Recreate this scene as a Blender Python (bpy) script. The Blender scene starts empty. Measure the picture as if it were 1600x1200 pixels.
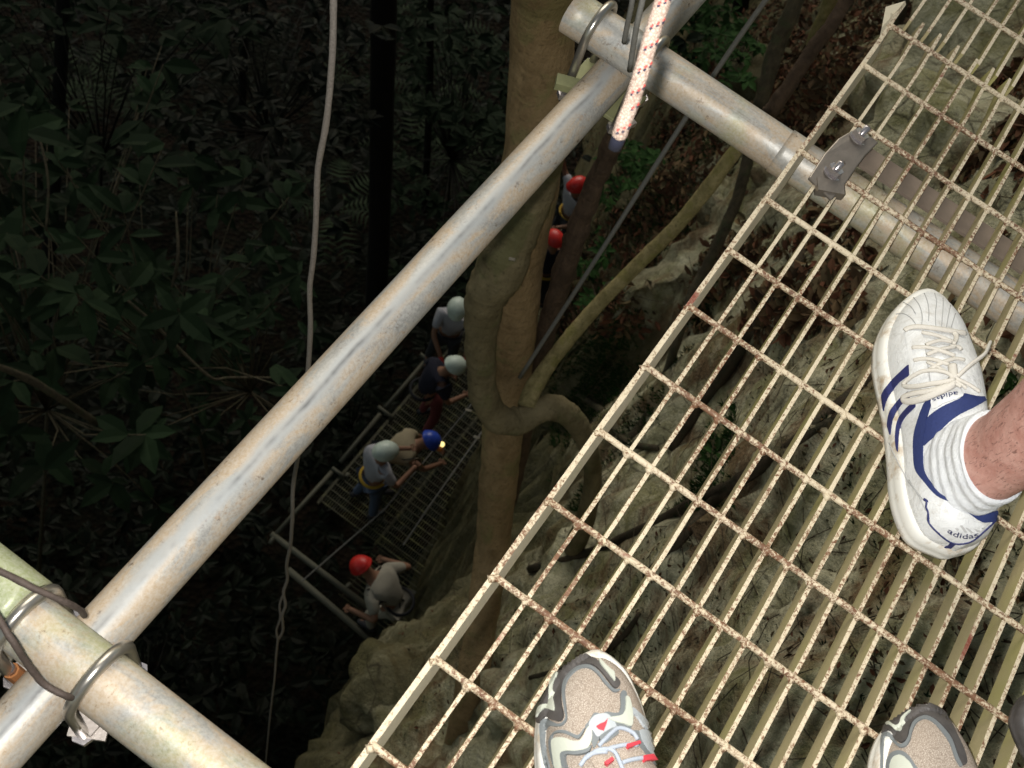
import bpy, bmesh, math, random
import numpy as np
from mathutils import Vector, Matrix, noise
from mathutils.bvhtree import BVHTree
from mathutils.geometry import delaunay_2d_cdt

random.seed(7)
rng = np.random.default_rng(7)
SC = bpy.context.scene
COL = SC.collection

# ------------------------------------------------------------------ camera
# World: X runs along the bars of the grating, Y across them, Z up, grating top at Z = 0.
CAM = Vector((-0.18864, -0.00364, 1.02178))
RIGHT = Vector((0.545273, -0.811052, 0.211831))
DOWN = Vector((-0.683026, -0.576374, -0.448629))
FWD = Vector((0.485955, 0.099939, -0.868251))
F = 1750.0
cd = bpy.data.cameras.new('camera'); cam = bpy.data.objects.new('camera', cd); COL.objects.link(cam)
m = Matrix.Identity(4)
for i in range(3):
    m[i][0] = RIGHT[i]; m[i][1] = -DOWN[i]; m[i][2] = -FWD[i]; m[i][3] = CAM[i]
cam.matrix_world = m
cd.sensor_width = 36; cd.lens = F/1600*36; cd.clip_start = 0.02; cd.clip_end = 500
cd.dof.use_dof = True; cd.dof.focus_distance = 1.4; cd.dof.aperture_fstop = 14      # a compact camera focused on the grating
SC.camera = cam

# ------------------------------------------------------------------ light: shaded daylight under the canopy + the camera's flash
w = bpy.data.worlds.new('World'); SC.world = w; w.use_nodes = True
nt = w.node_tree; bg = nt.nodes['Background']
sky = nt.nodes.new('ShaderNodeTexSky'); sky.sky_type = 'NISHITA'; sky.sun_disc = False
sky.sun_elevation = math.radians(38.3); sky.sun_rotation = math.radians(52)
mx = nt.nodes.new('ShaderNodeMix'); mx.data_type = 'RGBA'; mx.blend_type = 'MULTIPLY'; mx.inputs[0].default_value = 1; mx.inputs[7].default_value = (1.0, .90, .66, 1)   # daylight filtered by the leaf canopy
nt.links.new(sky.outputs[0], mx.inputs[6]); nt.links.new(mx.outputs[2], bg.inputs[0]); bg.inputs[1].default_value = 0.07
sd = bpy.data.lights.new('sun', 'SUN'); sd.energy = 1.35; sd.angle = math.radians(40); sd.color = (1, .96, .86)
sun = bpy.data.objects.new('sun', sd); COL.objects.link(sun)
SUN_DIR = Vector((-.62, -.48, -.62)).normalized()      # soft light from the open side beyond the drop
sun.rotation_euler = SUN_DIR.to_track_quat('-Z', 'Y').to_euler()
fd = bpy.data.lights.new('camera_flash', 'POINT'); fd.energy = 78; fd.shadow_soft_size = 0.009; fd.color = (1, .985, .95)
fl = bpy.data.objects.new('camera_flash', fd); COL.objects.link(fl)
fl.location = CAM - RIGHT*0.026 - DOWN*0.006
SC.view_settings.view_transform = 'Standard'; SC.view_settings.look = 'None'
SC.view_settings.exposure = 0.0; SC.view_settings.gamma = 1.0; SC.view_settings.use_curve_mapping = False
SC.render.engine = 'CYCLES'
SC.cycles.use_denoising = True
SC.cycles.max_bounces = 4; SC.cycles.diffuse_bounces = 2; SC.cycles.glossy_bounces = 2

# ------------------------------------------------------------------ helpers
def at(u, v, d):
    """Point of the place that the photo shows at pixel (u,v), d metres deep."""
    return CAM + RIGHT*((u-800)/F*d) + DOWN*((v-600)/F*d) + FWD*d
def un(u, v, z=0.0):
    r = RIGHT*((u-800)/F) + DOWN*((v-600)/F) + FWD
    return CAM + r*((z-CAM.z)/r.z)
def ray(u, v):
    return (RIGHT*((u-800)/F) + DOWN*((v-600)/F) + FWD).normalized()

def thing(name, label, cat, loc=(0, 0, 0), group=None):
    o = bpy.data.objects.new(name, None); COL.objects.link(o)
    o.location = loc; o.empty_display_size = .1
    o['label'] = label; o['category'] = cat
    if group: o['group'] = group
    return o
def tag(o, label, cat, group=None, kind=None):
    if label: o['label'] = label
    if cat: o['category'] = cat
    if group: o['group'] = group
    if kind: o['kind'] = kind
    return o
def origin_of(p):
    v = Vector((0, 0, 0))
    while p is not None:
        v = v + Vector(p.location); p = p.parent
    return v
def mesh_obj(name, verts, faces, mat, parent=None, loc=None, smooth=False, kind=None):
    """verts in world space; the object's origin goes to loc (or its parent's origin)."""
    base = origin_of(parent)
    org = Vector(loc) if loc is not None else base
    me = bpy.data.meshes.new(name)
    me.from_pydata([tuple(Vector(v)-org) for v in verts], [], faces)
    if smooth: me.polygons.foreach_set('use_smooth', [True]*len(me.polygons))
    mats = mat if isinstance(mat, (list, tuple)) else [mat]
    for q in mats: me.materials.append(q)
    me.update()
    o = bpy.data.objects.new(name, me); COL.objects.link(o)
    o.location = org-base; o.parent = parent
    if kind: o['kind'] = kind
    return o
def link_copy(src, parent=None, loc=None):
    o = src.copy(); COL.objects.link(o); o.parent = parent
    if loc is not None: o.location = loc
    return o

class MB:
    def __init__(s): s.v = []; s.f = []; s.mi = []
    def add(s, vs, fs, mi=0):
        n = len(s.v); s.v += [Vector(a) for a in vs]
        s.f += [tuple(i+n for i in f) for f in fs]; s.mi += [mi]*len(fs); return s
    def box(s, c, h, ax=(1, 0, 0), ay=(0, 1, 0), az=(0, 0, 1), mi=0):
        c = Vector(c); ax, ay, az = Vector(ax)*h[0], Vector(ay)*h[1], Vector(az)*h[2]
        vs = [c+ax*i+ay*j+az*k for k in (-1, 1) for j in (-1, 1) for i in (-1, 1)]
        return s.add(vs, [(0, 2, 3, 1), (4, 5, 7, 6), (0, 1, 5, 4), (2, 6, 7, 3), (0, 4, 6, 2), (1, 3, 7, 5)], mi)
    def tube(s, pts, rad, n=10, caps=True, mi=0, bump=0.0, flat=1.0, seed=0.0, up=None):
        pts = [Vector(p) for p in pts]; k = len(pts)
        if not hasattr(rad, '__len__'): rad = [rad]*k
        t0 = (pts[1]-pts[0]).normalized()
        a = t0.orthogonal().normalized() if up is None else (Vector(up)-t0*Vector(up).dot(t0)).normalized()
        vs = []; pt = t0
        for i, p in enumerate(pts):
            t = (pts[min(i+1, k-1)]-pts[max(i-1, 0)]).normalized()
            a = (a - t*a.dot(t)).normalized(); b = t.cross(a)
            for j in range(n):
                th = 2*math.pi*j/n
                r = rad[i]
                if bump:
                    d = a*math.cos(th)+b*math.sin(th)
                    r *= 1+bump*noise.noise((p+d*rad[i])*2.2/max(rad[i]*3, .02)+Vector((seed, 0, 0)))
                vs.append(p + a*(math.cos(th)*r*flat) + b*(math.sin(th)*r))
        fs = [(i*n+j, i*n+(j+1) % n, (i+1)*n+(j+1) % n, (i+1)*n+j) for i in range(k-1) for j in range(n)]
        if caps: fs += [tuple(range(n))[::-1], tuple((k-1)*n+j for j in range(n))]
        return s.add(vs, fs, mi)
    def build(s, name, mat, parent=None, loc=None, smooth=False, kind=None):
        o = mesh_obj(name, s.v, s.f, mat, parent, loc, smooth, kind)
        if any(s.mi): o.data.polygons.foreach_set('material_index', s.mi)
        return o
def spline(pts, n):
    """Catmull-Rom through pts (any tuples), n samples per span."""
    P = [np.array(p, float) for p in pts]; P = [2*P[0]-P[1]]+P+[2*P[-1]-P[-2]]; out = []
    for i in range(1, len(P)-2):
        for k in range(n):
            t = k/n
            out.append(.5*((2*P[i])+(-P[i-1]+P[i+1])*t+(2*P[i-1]-5*P[i]+4*P[i+1]-P[i+2])*t*t+(-P[i-1]+3*P[i]-3*P[i+1]+P[i+2])*t**3))
    out.append(P[-2]); return out

# ------------------------------------------------------------------ materials
class NM:
    """small node-graph helper"""
    def __init__(s, name):
        s.m = bpy.data.materials.new(name); s.m.use_nodes = True; s.t = s.m.node_tree
        s.b = s.t.nodes['Principled BSDF']; s.geo = s.t.nodes.new('ShaderNodeNewGeometry')
        s.pos = s.geo.outputs['Position']
    def n(s, typ, **kw):
        q = s.t.nodes.new(typ)
        for k, v in kw.items(): setattr(q, k, v)
        return q
    def l(s, a, b): s.t.links.new(a, b)
    def scale(s, vec, sc):
        q = s.n('ShaderNodeMapping'); s.l(vec, q.inputs[0]); q.inputs['Scale'].default_value = sc; return q.outputs[0]
    def noise(s, scale, detail=4, rough=.6, vec=None, dist=0.0):
        q = s.n('ShaderNodeTexNoise'); q.inputs['Scale'].default_value = scale; q.inputs['Detail'].default_value = detail
        q.inputs['Roughness'].default_value = rough; q.inputs['Distortion'].default_value = dist
        s.l(vec or s.pos, q.inputs['Vector']); return q.outputs[0]
    def voro(s, scale, vec=None, feature='F1', out='Distance'):
        q = s.n('ShaderNodeTexVoronoi', feature=feature); q.inputs['Scale'].default_value = scale
        s.l(vec or s.pos, q.inputs['Vector']); return q.outputs[out]
    def ramp(s, fac, stops, interp='LINEAR'):
        q = s.n('ShaderNodeValToRGB'); q.color_ramp.interpolation = interp; e = q.color_ramp.elements
        while len(e) < len(stops): e.new(0.5)
        for i, (p, c) in enumerate(stops):
            e[i].position = p; e[i].color = (c[0], c[1], c[2], 1) if hasattr(c, '__len__') else (c, c, c, 1)
        s.l(fac, q.inputs[0]); return q.outputs[0]
    def mix(s, fac, a, b, mode='MIX'):
        q = s.n('ShaderNodeMix', data_type='RGBA', blend_type=mode)
        for sock, v in ((q.inputs[0], fac), (q.inputs[6], a), (q.inputs[7], b)):
            if isinstance(v, (int, float)): sock.default_value = v
            elif isinstance(v, tuple): sock.default_value = (*v, 1)
            else: s.l(v, sock)
        return q.outputs[2]
    def math(s, op, a, b=0.0):
        q = s.n('ShaderNodeMath', operation=op)
        for sock, v in ((q.inputs[0], a), (q.inputs[1], b)):
            if isinstance(v, (int, float)): sock.default_value = v
            else: s.l(v, sock)
        return q.outputs[0]
    def bump(s, h, strength=.3, dist=.005):
        q = s.n('ShaderNodeBump'); q.inputs['Strength'].default_value = strength; q.inputs['Distance'].default_value = dist
        s.l(h, q.inputs['Height']); s.l(q.outputs[0], s.b.inputs['Normal']); return s
    def done(s, color=None, rough=.6, metal=0.0, spec=.5):
        if color is not None:
            if isinstance(color, tuple): s.b.inputs['Base Color'].default_value = (*color, 1)
            else: s.l(color, s.b.inputs['Base Color'])
        for k, v in (('Roughness', rough), ('Metallic', metal), ('Specular IOR Level', spec)):
            if isinstance(v, (int, float)): s.b.inputs[k].default_value = v
            else: s.l(v, s.b.inputs[k])
        return s.m
def simple(name, col, rough=.6, metal=0.0, var=.15, scale=40, bumpd=0.0, spec=.4):
    k = NM(name); f = k.noise(scale, 4)
    c = k.mix(f, tuple(x*(1-var) for x in col), tuple(min(1, x*(1+var)) for x in col))
    if bumpd: k.bump(k.noise(scale*3, 3), .6, bumpd)
    return k.done(c, rough, metal, spec)

def galvanised(name, green=0.0, tan=.5, stretch=(1, 6, 6), seam_y=None):
    k = NM(name)
    v = k.scale(k.pos, stretch)
    big = k.noise(9, 6, .68, v, .7)
    c = k.mix(k.ramp(k.noise(22, 4, .6, k.scale(k.pos, tuple(.4*s for s in stretch))), [(.35, 0.), (.65, 1.)]), (.24, .235, .22), (.40, .38, .34))
    c = k.mix(k.ramp(big, [(.54-.2*tan, 0.), (.66-.2*tan, 1.)]), c, (.42, .32, .215))
    c = k.mix(k.ramp(k.noise(14, 6, .7, v, .8), [(.6, 0.), (.72, .75)]), c, (.34, .24, .15))
    if green: c = k.mix(k.ramp(k.noise(7, 4, .6), [(.55-.3*green, 0.), (.75-.3*green, .85)]), c, (.27, .31, .13))
    c = k.mix(k.ramp(k.noise(60, 5, .75), [(.60, 0.), (.69, .85)]), c, (.14, .10, .07))
    sm = min(stretch); v2 = k.scale(k.pos, tuple(.5 if q == sm else 9. for q in stretch))
    c = k.mix(k.ramp(k.noise(9, 5, .75, v2), [(.62, 0.), (.70, .55)]), c, (.20, .16, .12))
    c = k.mix(k.ramp(k.noise(11, 6, .8, k.pos, 1.2), [(.60, 0.), (.66, .65)]), c, (.33, .22, .13))
    c = k.mix(k.ramp(k.noise(240, 3, .8), [(.35, .35), (.65, 0.)]), c, (.62, .60, .55))
    if seam_y is not None:   # the pipe's weld seam, a thin dark line with stained edges
        sx = k.n('ShaderNodeSeparateXYZ'); k.l(k.pos, sx.inputs[0])
        wob = k.math('MULTIPLY', k.math('SUBTRACT', k.noise(9, 4), .5), .010)
        d = k.math('ABSOLUTE', k.math('ADD', k.math('SUBTRACT', sx.outputs[1], seam_y), wob))
        br = k.noise(5, 5, .7, k.scale(k.pos, (1, .1, .1)))
        ln = k.math('MULTIPLY', k.ramp(d, [(.0008, 1.), (.003, 0.)]), k.ramp(br, [(.42, 0.), (.6, .9)]))
        gr = k.ramp(k.math('ABSOLUTE', k.math('ADD', k.math('SUBTRACT', sx.outputs[1], seam_y+.001), k.math('MULTIPLY', wob, 2.))), [(.004, .85), (.011, 0.)])
        c = k.mix(gr, c, (.36, .37, .365)); c = k.mix(ln, c, (.10, .10, .10))
    k.bump(k.noise(160, 4, .7), .25, .0012)
    return k.done(c, k.ramp(big, [(.3, .38), (.8, .62)]), .18, .5)
M = {}
M['pipe_main'] = galvanised('galvanised main pipe', tan=.62, stretch=(1, 3.2, 3.2), seam_y=.2865)
M['pipe_near'] = galvanised('galvanised pipe with algae', green=.42, tan=.6, stretch=(3, 1.1, 3))
M['pipe_green'] = galvanised('galvanised pipe green end', green=1.3, tan=.3, stretch=(4, 1.5, 4))
M['pipe_far'] = galvanised('galvanised far pipe', green=.02, tan=.55, stretch=(4, 1.1, 4))
M['ubolt'] = simple('polished u bolt steel', (.42, .39, .34), .28, .85, .25, 60)
M['plate'] = simple('clamp plate steel', (.34, .30, .27), .45, .5, .3, 60, .0005)
M['plate_green'] = simple('clamp plate with algae', (.22, .22, .11), .6, .2, .3, 60)
M['bracket'] = simple('dull brown bracket steel', (.22, .19, .16), .35, .55, .35, 35, .0006)
M['angle'] = simple('brown rusted angle steel', (.24, .19, .15), .6, .25, .25, 30, .0006)

def paint(name, rust, cream, algae, scale=1.0):
    k = NM(name)
    base = k.mix(k.noise(30, 4), tuple(x*.85 for x in cream), cream)
    base = k.mix(k.ramp(k.noise(5, 3), [(.5, 0.), (.68, algae)]), base, (.40, .38, .12))
    r = k.noise(230*scale, 7, .8, k.pos, .6)
    big = k.noise(6, 3, .5)
    rr = k.math('ADD', r, k.math('MULTIPLY', k.math('SUBTRACT', big, .5), .45))
    rc = k.mix(k.noise(60, 4), (.085, .038, .022), (.27, .14, .075))
    fac = k.ramp(rr, [(rust, 0.), (rust+.035, 1.)])
    c = k.mix(k.ramp(rr, [(rust-.06, 0.), (rust-.01, .6)]), base, (.36, .26, .16))
    c = k.mix(fac, c, rc)
    dr = k.ramp(k.noise(9, 5, .6, k.pos, .5), [(.66, 0.), (.70, .85)])
    if rust < .6: c = k.mix(dr, c, (.20, .045, .028))
    k.bump(r, .5, .0012)
    return k.done(c, .55, 0, .35)
M['bar_top'] = paint('rust speckled cream paint', .545, (.70, .60, .43), .0)
M['bar_side'] = paint('cream paint on bar sides', .80, (.50, .425, .235), .75, .6)
M['edge_side'] = paint('cream paint on edge bar', .76, (.74, .66, .50), .1, .6)
M['rod'] = paint('rusty cream rod paint', .51, (.70, .59, .42), .1)

def stone(name):
    k = NM(name)
    a = k.noise(2.2, 8, .65, k.pos, .4); b = k.noise(9, 6, .7); c3 = k.noise(40, 5, .7)
    c = k.mix(k.ramp(b, [(.3, 0.), (.7, 1.)]), (.36, .335, .21), (.66, .62, .44))
    c = k.mix(k.ramp(k.noise(3.1, 6, .7, k.pos, .6), [(.46, 0.), (.62, .8)]), c, (.21, .20, .075))
    c = k.mix(k.ramp(k.noise(1.7, 7, .72, k.pos, .9), [(.48, 0.), (.60, .85)]), c, (.17, .095, .05))
    c = k.mix(k.ramp(c3, [(.30, .75), (.43, 0.)]), c, (.09, .075, .05))
    c = k.mix(k.ramp(k.noise(18, 6, .75, k.pos, 1.), [(.60, 0.), (.68, .5)]), c, (.60, .57, .44))
    c = k.mix(k.ramp(k.voro(24), [(.0, .5), (.12, 0.)]), c, (.07, .06, .035))
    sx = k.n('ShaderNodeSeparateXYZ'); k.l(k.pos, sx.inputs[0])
    deep = k.math('ADD', sx.outputs[2], k.math('MULTIPLY', k.noise(1.1, 6, .7, k.pos, .8), 5.0))   # ragged moss lower down, darkened to paint in the light fading with depth
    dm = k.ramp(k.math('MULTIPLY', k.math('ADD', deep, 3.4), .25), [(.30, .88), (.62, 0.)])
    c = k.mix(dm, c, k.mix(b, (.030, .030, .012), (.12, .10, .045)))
    crk = k.ramp(k.voro(5.5, None, 'DISTANCE_TO_EDGE'), [(.0, 1.), (.035, 0.)])
    c = k.mix(k.math('MULTIPLY', crk, k.ramp(a, [(.45, 0.), (.6, .8)])), c, (.04, .032, .02))
    h = k.math('ADD', k.math('MULTIPLY', b, .7), k.math('MULTIPLY', c3, .35))
    k.bump(h, 1.0, .05)
    return k.done(c, .9, 0, .15)
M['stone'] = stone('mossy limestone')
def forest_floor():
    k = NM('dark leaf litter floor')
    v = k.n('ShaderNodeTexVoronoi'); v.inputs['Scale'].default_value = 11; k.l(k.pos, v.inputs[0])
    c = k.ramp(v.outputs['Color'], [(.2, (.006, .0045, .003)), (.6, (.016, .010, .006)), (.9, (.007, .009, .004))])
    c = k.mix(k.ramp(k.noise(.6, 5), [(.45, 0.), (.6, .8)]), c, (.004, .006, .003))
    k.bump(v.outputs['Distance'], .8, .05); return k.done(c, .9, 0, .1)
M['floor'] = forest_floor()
def bark(name, a, b, patch=None, scale=1.0, rough=.85):
    k = NM(name)
    f = k.noise(16*scale, 6, .65, k.scale(k.pos, (1, 1, .55)), .5)
    c = k.mix(k.ramp(f, [(.3, 0.), (.7, 1.)]), a, b)
    if patch: c = k.mix(k.ramp(k.noise(7*scale, 5, .6, k.pos, .7), [(.52, 0.), (.62, .7)]), c, patch)
    c = k.mix(k.ramp(k.noise(70*scale, 4, .7), [(.3, .55), (.45, 0.)]), c, tuple(x*.35 for x in a))
    k.bump(k.math('ADD', k.noise(45*scale, 6, .7, k.scale(k.pos, (1, 1, .3))), k.math('MULTIPLY', k.noise(14*scale, 4, .6, k.scale(k.pos, (.5, .5, 2.5))), .8)), .9, .010)
    return k.done(c, rough, 0, .2)
M['trunk'] = bark('smooth brown bark', (.20, .135, .065), (.36, .25, .13), (.22, .19, .08))
M['strangler'] = bark('strangler fig bark', (.13, .105, .055), (.235, .19, .105), (.14, .135, .06))
M['branch'] = bark('lichen green bark', (.18, .15, .06), (.40, .33, .16), (.22, .20, .06), 2.)
M['vine_brown'] = bark('rough red brown vine', (.045, .030, .020), (.12, .078, .05), None, 2.)
M['dark_bark'] = bark('dark thin bark', (.05, .042, .028), (.13, .105, .065), (.07, .08, .04), 2.)
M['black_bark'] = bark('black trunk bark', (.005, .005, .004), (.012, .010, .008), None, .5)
M['root'] = bark('dark root bark', (.035, .028, .018), (.095, .07, .045), (.05, .05, .03), 2.)
def leafmat(name, cols, rough=.75):
    k = NM(name)
    c = k.ramp(k.geo.outputs['Random Per Island'], [(i/(len(cols)-1), q) for i, q in enumerate(cols)])
    oi = k.n('ShaderNodeObjectInfo')
    hsv = k.n('ShaderNodeHueSaturation'); k.l(c, hsv.inputs['Color'])
    k.l(k.math('ADD', k.math('MULTIPLY', oi.outputs['Random'], .9), .55), hsv.inputs['Value'])
    return k.done(hsv.outputs[0], rough, 0, .08)
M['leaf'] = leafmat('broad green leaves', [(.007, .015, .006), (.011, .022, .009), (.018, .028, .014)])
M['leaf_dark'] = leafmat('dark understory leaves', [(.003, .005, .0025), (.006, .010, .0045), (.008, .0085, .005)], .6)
M['leaf_fresh'] = leafmat('fresh green leaves', [(.016, .040, .010), (.026, .060, .014), (.016, .035, .010)])
M['litter'] = leafmat('dead leaf litter', [(.055, .030, .018), (.17, .070, .038), (.10, .062, .036), (.20, .13, .065), (.05, .032, .02), (.13, .10, .05)], .8)
M['fern'] = leafmat('pale fern fronds', [(.014, .022, .010), (.022, .032, .016)])

def rope_mat():
    k = NM('white climbing rope sheath')
    w = k.voro(420, k.pos, 'DISTANCE_TO_EDGE')
    c = k.mix(k.ramp(w, [(.0, 0.), (.18, 1.)]), (.26, .17, .135), (.56, .44, .36))
    k.bump(w, .8, .0012); return k.done(c, .75, 0, .2)
M['rope'] = rope_mat()
M['rope_red'] = simple('red rope thread', (.55, .07, .06), .8)
M['rope_black'] = simple('navy rope thread', (.02, .022, .05), .8)
M['old_rope'] = simple('weathered static rope', (.26, .225, .195), .9, 0, .6, 260, .002)
M['cable'] = simple('grey steel cable', (.17, .165, .15), .55, .3, .3, 120, .001)
M['wire'] = simple('rusty wire', (.075, .055, .045), .7, .2, .5, 160, .001)
M['steel'] = simple('bright bolt steel', (.48, .44, .44), .25, .8, .3, 120)
M['rust_orange'] = simple('orange rusted bolt', (.30, .12, .04), .8, 0, .4, 90)
M['lichen'] = simple('pale lichen scar', (.24, .21, .16), .9)
M['tape'] = simple('navy tape', (.008, .009, .02), .9)

# shoes, sock, skin
def leather():
    k = NM('creased white leather')
    c = k.mix(k.ramp(k.noise(38, 6, .75, k.pos, .8), [(.52, 0.), (.70, .75)]), (.78, .78, .77), (.50, .47, .42))
    c = k.mix(k.ramp(k.noise(14, 3), [(.4, 0.), (.7, .35)]), c, (.62, .61, .58))
    k.bump(k.math('ADD', k.noise(48, 5, .7, k.scale(k.pos, (1, 1, .5)), 1.2), k.math('MULTIPLY', k.noise(420, 3), .25)), .7, .0035)
    return k.done(c, .5, 0, .35)
M['leather'] = leather()
def sole_mat():
    k = NM('dirty white rubber')
    c = k.mix(k.ramp(k.noise(28, 5, .7), [(.50, 0.), (.66, .8)]), (.78, .76, .70), (.42, .30, .17))
    return k.done(c, .6, 0, .3)
M['sole'] = sole_mat()
M['navy'] = simple('navy shoe lining', (.022, .035, .13), .8, 0, .3, 400, .0006)
M['navy_line'] = simple('navy shoe trim', (.025, .03, .12), .5, 0, .1)
M['seam'] = simple('grey seam', (.42, .42, .41), .8)
M['lace'] = simple('cream lace', (.66, .62, .55), .9, 0, .12, 500, .0006)
M['silver_print'] = simple('silver print', (.52, .51, .50), .4)
M['ink'] = simple('navy print', (.03, .035, .10), .5)
def sock_mat():
    k = NM('white terry sock'); k.bump(k.math('ADD', k.noise(520, 3, .8), k.math('MULTIPLY', k.noise(90, 4, .7), 1.0)), .8, .0018)
    return k.done(k.mix(k.ramp(k.noise(60, 5, .7), [(.35, 0.), (.65, 1.)]), (.74, .75, .77), (.84, .85, .86)), .95, 0, .1)
M['sock'] = sock_mat()
def skin_mat(name, a, b):
    k = NM(name); k.bump(k.noise(160, 4, .7), .5, .002)
    c = k.mix(k.ramp(k.noise(55, 5, .7), [(.35, 0.), (.65, 1.)]), a, b)
    c = k.mix(k.ramp(k.noise(420, 2, .6, k.scale(k.pos, (1, 1, .25)), 1.), [(.58, 0.), (.66, .7)]), c, tuple(x*.35 for x in a))
    return k.done(c, .55, 0, .3)
M['skin'] = skin_mat('freckled skin', (.42, .20, .16), (.56, .32, .265))
M['skin_far'] = simple('skin', (.25, .125, .075), .6)
def mesh_fabric():
    k = NM('beige shoe mesh')
    v = k.voro(620, k.pos, 'DISTANCE_TO_EDGE')
    c = k.mix(k.ramp(v, [(.02, 0.), (.25, 1.)]), (.25, .20, .16), (.50, .43, .36))
    c = k.mix(k.ramp(k.noise(30, 4), [(.45, 0.), (.7, .4)]), c, (.33, .26, .20))
    k.bump(v, .5, .0006); return k.done(c, .9, 0, .15)
M['mesh'] = mesh_fabric()
M['shoe_dark'] = simple('scuffed dark rubber', (.075, .068, .065), .5, 0, .6, 60, .0008)
M['shoe_grey'] = simple('grey piping', (.17, .185, .19), .55, 0, .15)
M['shoe_pale'] = simple('pale grey green overlay', (.52, .54, .46), .4, 0, .1)
M['shoe_silver'] = simple('silver grey overlay', (.42, .45, .47), .35, .1, .1)
M['shoe_red'] = simple('red print', (.60, .05, .07), .5)
M['shoe_lace'] = simple('blue grey lace', (.40, .44, .50), .8, 0, .2, 500, .0006)
M['maroon'] = simple('dark maroon fabric', (.05, .01, .016), .9)

# ------------------------------------------------------------------ ground: rocky slope under the platform, forest floor
CP = []
def cp(u, v, d): CP.append(tuple(at(u, v, d)))
for a in ((1550, 1150, 2.15), (1100, 1100, 2.75), (1350, 950, 2.4), (1300, 1150, 2.35), (980, 1150, 3.2), (800, 1150, 4.3), (700, 1150, 4.9), (600, 1150, 5.3), (1580, 1000, 2.15),
          (1000, 900, 3.8), (860, 950, 4.6), (1250, 700, 3.1), (1550, 700, 2.6), (1250, 450, 4.0), (1100, 550, 4.9), (1000, 450, 6.3), (920, 560, 6.7), (900, 760, 5.9), (1100, 800, 3.6),
          (1550, 200, 4.0), (1400, 330, 4.2), (1250, 150, 6.2), (1100, 230, 7.2), (960, 330, 9.0), (1100, 50, 10.5), (1500, 30, 5.8)):
    cp(*a)
LIP = [at(*a) for a in ((440, 1230, 5.6), (500, 1165, 5.7), (560, 1075, 6.0), (600, 1005, 6.3), (650, 965, 6.5), (720, 925, 6.8), (800, 830, 7.1), (868, 670, 7.5), (900, 480, 8.3), (975, 300, 9.6), (1100, 90, 11.6))]
for p in LIP: CP.append(tuple(p))
FLOOR = -16.5
LX = np.array([-8.]+[p.x for p in LIP]+[30.]); LY = np.array([.45]+[p.y for p in LIP]+[8.5])
for x in (-8, -3, 2, 7, 12, 18, 26): CP += [(x, -4, .8+.05*x), (x, -8, 2.2)]
CP += [(-3, 0.3, -5), (-3, -.6, -2.8), (0, .2, -4.6), (0, -.5, -2.0), (-8, .4, -5), (0, -1.2, -.9), (1.5, -2.2, -.3), (4, -2.0, -.4),
       (14, 3.4, -8), (14, 1, -5), (20, 5, -9), (14, -1, -2), (26, 5, -9), (26, 0, -4), (9, -1.5, -1.0)]
CP = np.array(CP)
def rbf_solve(P):
    A = np.linalg.norm(P[:, None, :2]-P[None, :, :2], axis=2)
    n = len(P); Q = np.zeros((n+3, n+3)); Q[:n, :n] = -A + np.eye(n)*-.02; Q[:n, n] = 1; Q[:n, n+1:] = P[:, :2]; Q[n, :n] = 1; Q[n+1:, :n] = P[:, :2].T
    return np.linalg.solve(Q, np.r_[P[:, 2], 0, 0, 0])
WGT = rbf_solve(CP)
def hbase(x, y):
    x = np.asarray(x, float); y = np.asarray(y, float)
    r = np.sqrt((x[..., None]-CP[:, 0])**2+(y[..., None]-CP[:, 1])**2)
    n = len(CP)
    z = -(r*WGT[:n]).sum(-1)+WGT[n]+WGT[n+1]*x+WGT[n+2]*y
    yl = np.interp(x, LX, LY)
    return np.maximum(z-np.maximum(0, y-yl)*40., FLOOR-2.)
def rocky(p):
    """blocky rock displacement at a world point"""
    a = noise.fractal(p*1.3, 1.0, 2.1, 4, noise_basis='PERLIN_ORIGINAL')
    d, _ = noise.voronoi(p*1.9+Vector((a, a, 0))*.6)
    d2, _ = noise.voronoi(p*5.5+Vector((a, 0, a))*.5)
    return a*.12 + (min(d[1]-d[0], .25)-.12)*.18 + (min(d2[1]-d2[0], .2)-.1)*.14 + noise.fractal(p*9, .9, 2.2, 4)*.03
def hf_mesh(name, xs, ys, mat, disp):
    X, Y = np.meshgrid(xs, ys, indexing='ij'); Z = hbase(X, Y)
    gx = np.gradient(Z, xs, axis=0); gy = np.gradient(Z, ys, axis=1)
    V = []
    for i in range(len(xs)):
        for j in range(len(ys)):
            p = Vector((X[i, j], Y[i, j], Z[i, j]))
            if disp:
                n = Vector((-gx[i, j], -gy[i, j], 1)).normalized()
                if n.z < .35: n = Vector((n.x, n.y, .35)).normalized()
                p = p + n*(rocky(p)*disp*min(1., max(.0, (p.z-FLOOR)/1.5)))
            V.append(p)
    ny = len(ys)
    Fc = [(i*ny+j, (i+1)*ny+j, (i+1)*ny+j+1, i*ny+j+1) for i in range(len(xs)-1) for j in range(ny-1)]
    o = mesh_obj(name, V, Fc, mat, smooth=True); return o, V, Fc
XS = np.concatenate([np.arange(-7, .4, .25), np.arange(.4, 6.5, .035), np.arange(6.5, 10, .08), np.arange(10, 27, .5)])
YS = np.concatenate([np.arange(-8, -2.2, .5), np.arange(-2.2, 1.3, .03), np.arange(1.3, 2.2, .08), np.arange(2.2, 10, .4)])
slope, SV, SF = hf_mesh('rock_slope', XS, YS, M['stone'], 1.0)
slope['kind'] = 'structure'
SLOPE = BVHTree.FromPolygons(SV, SF)
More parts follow.
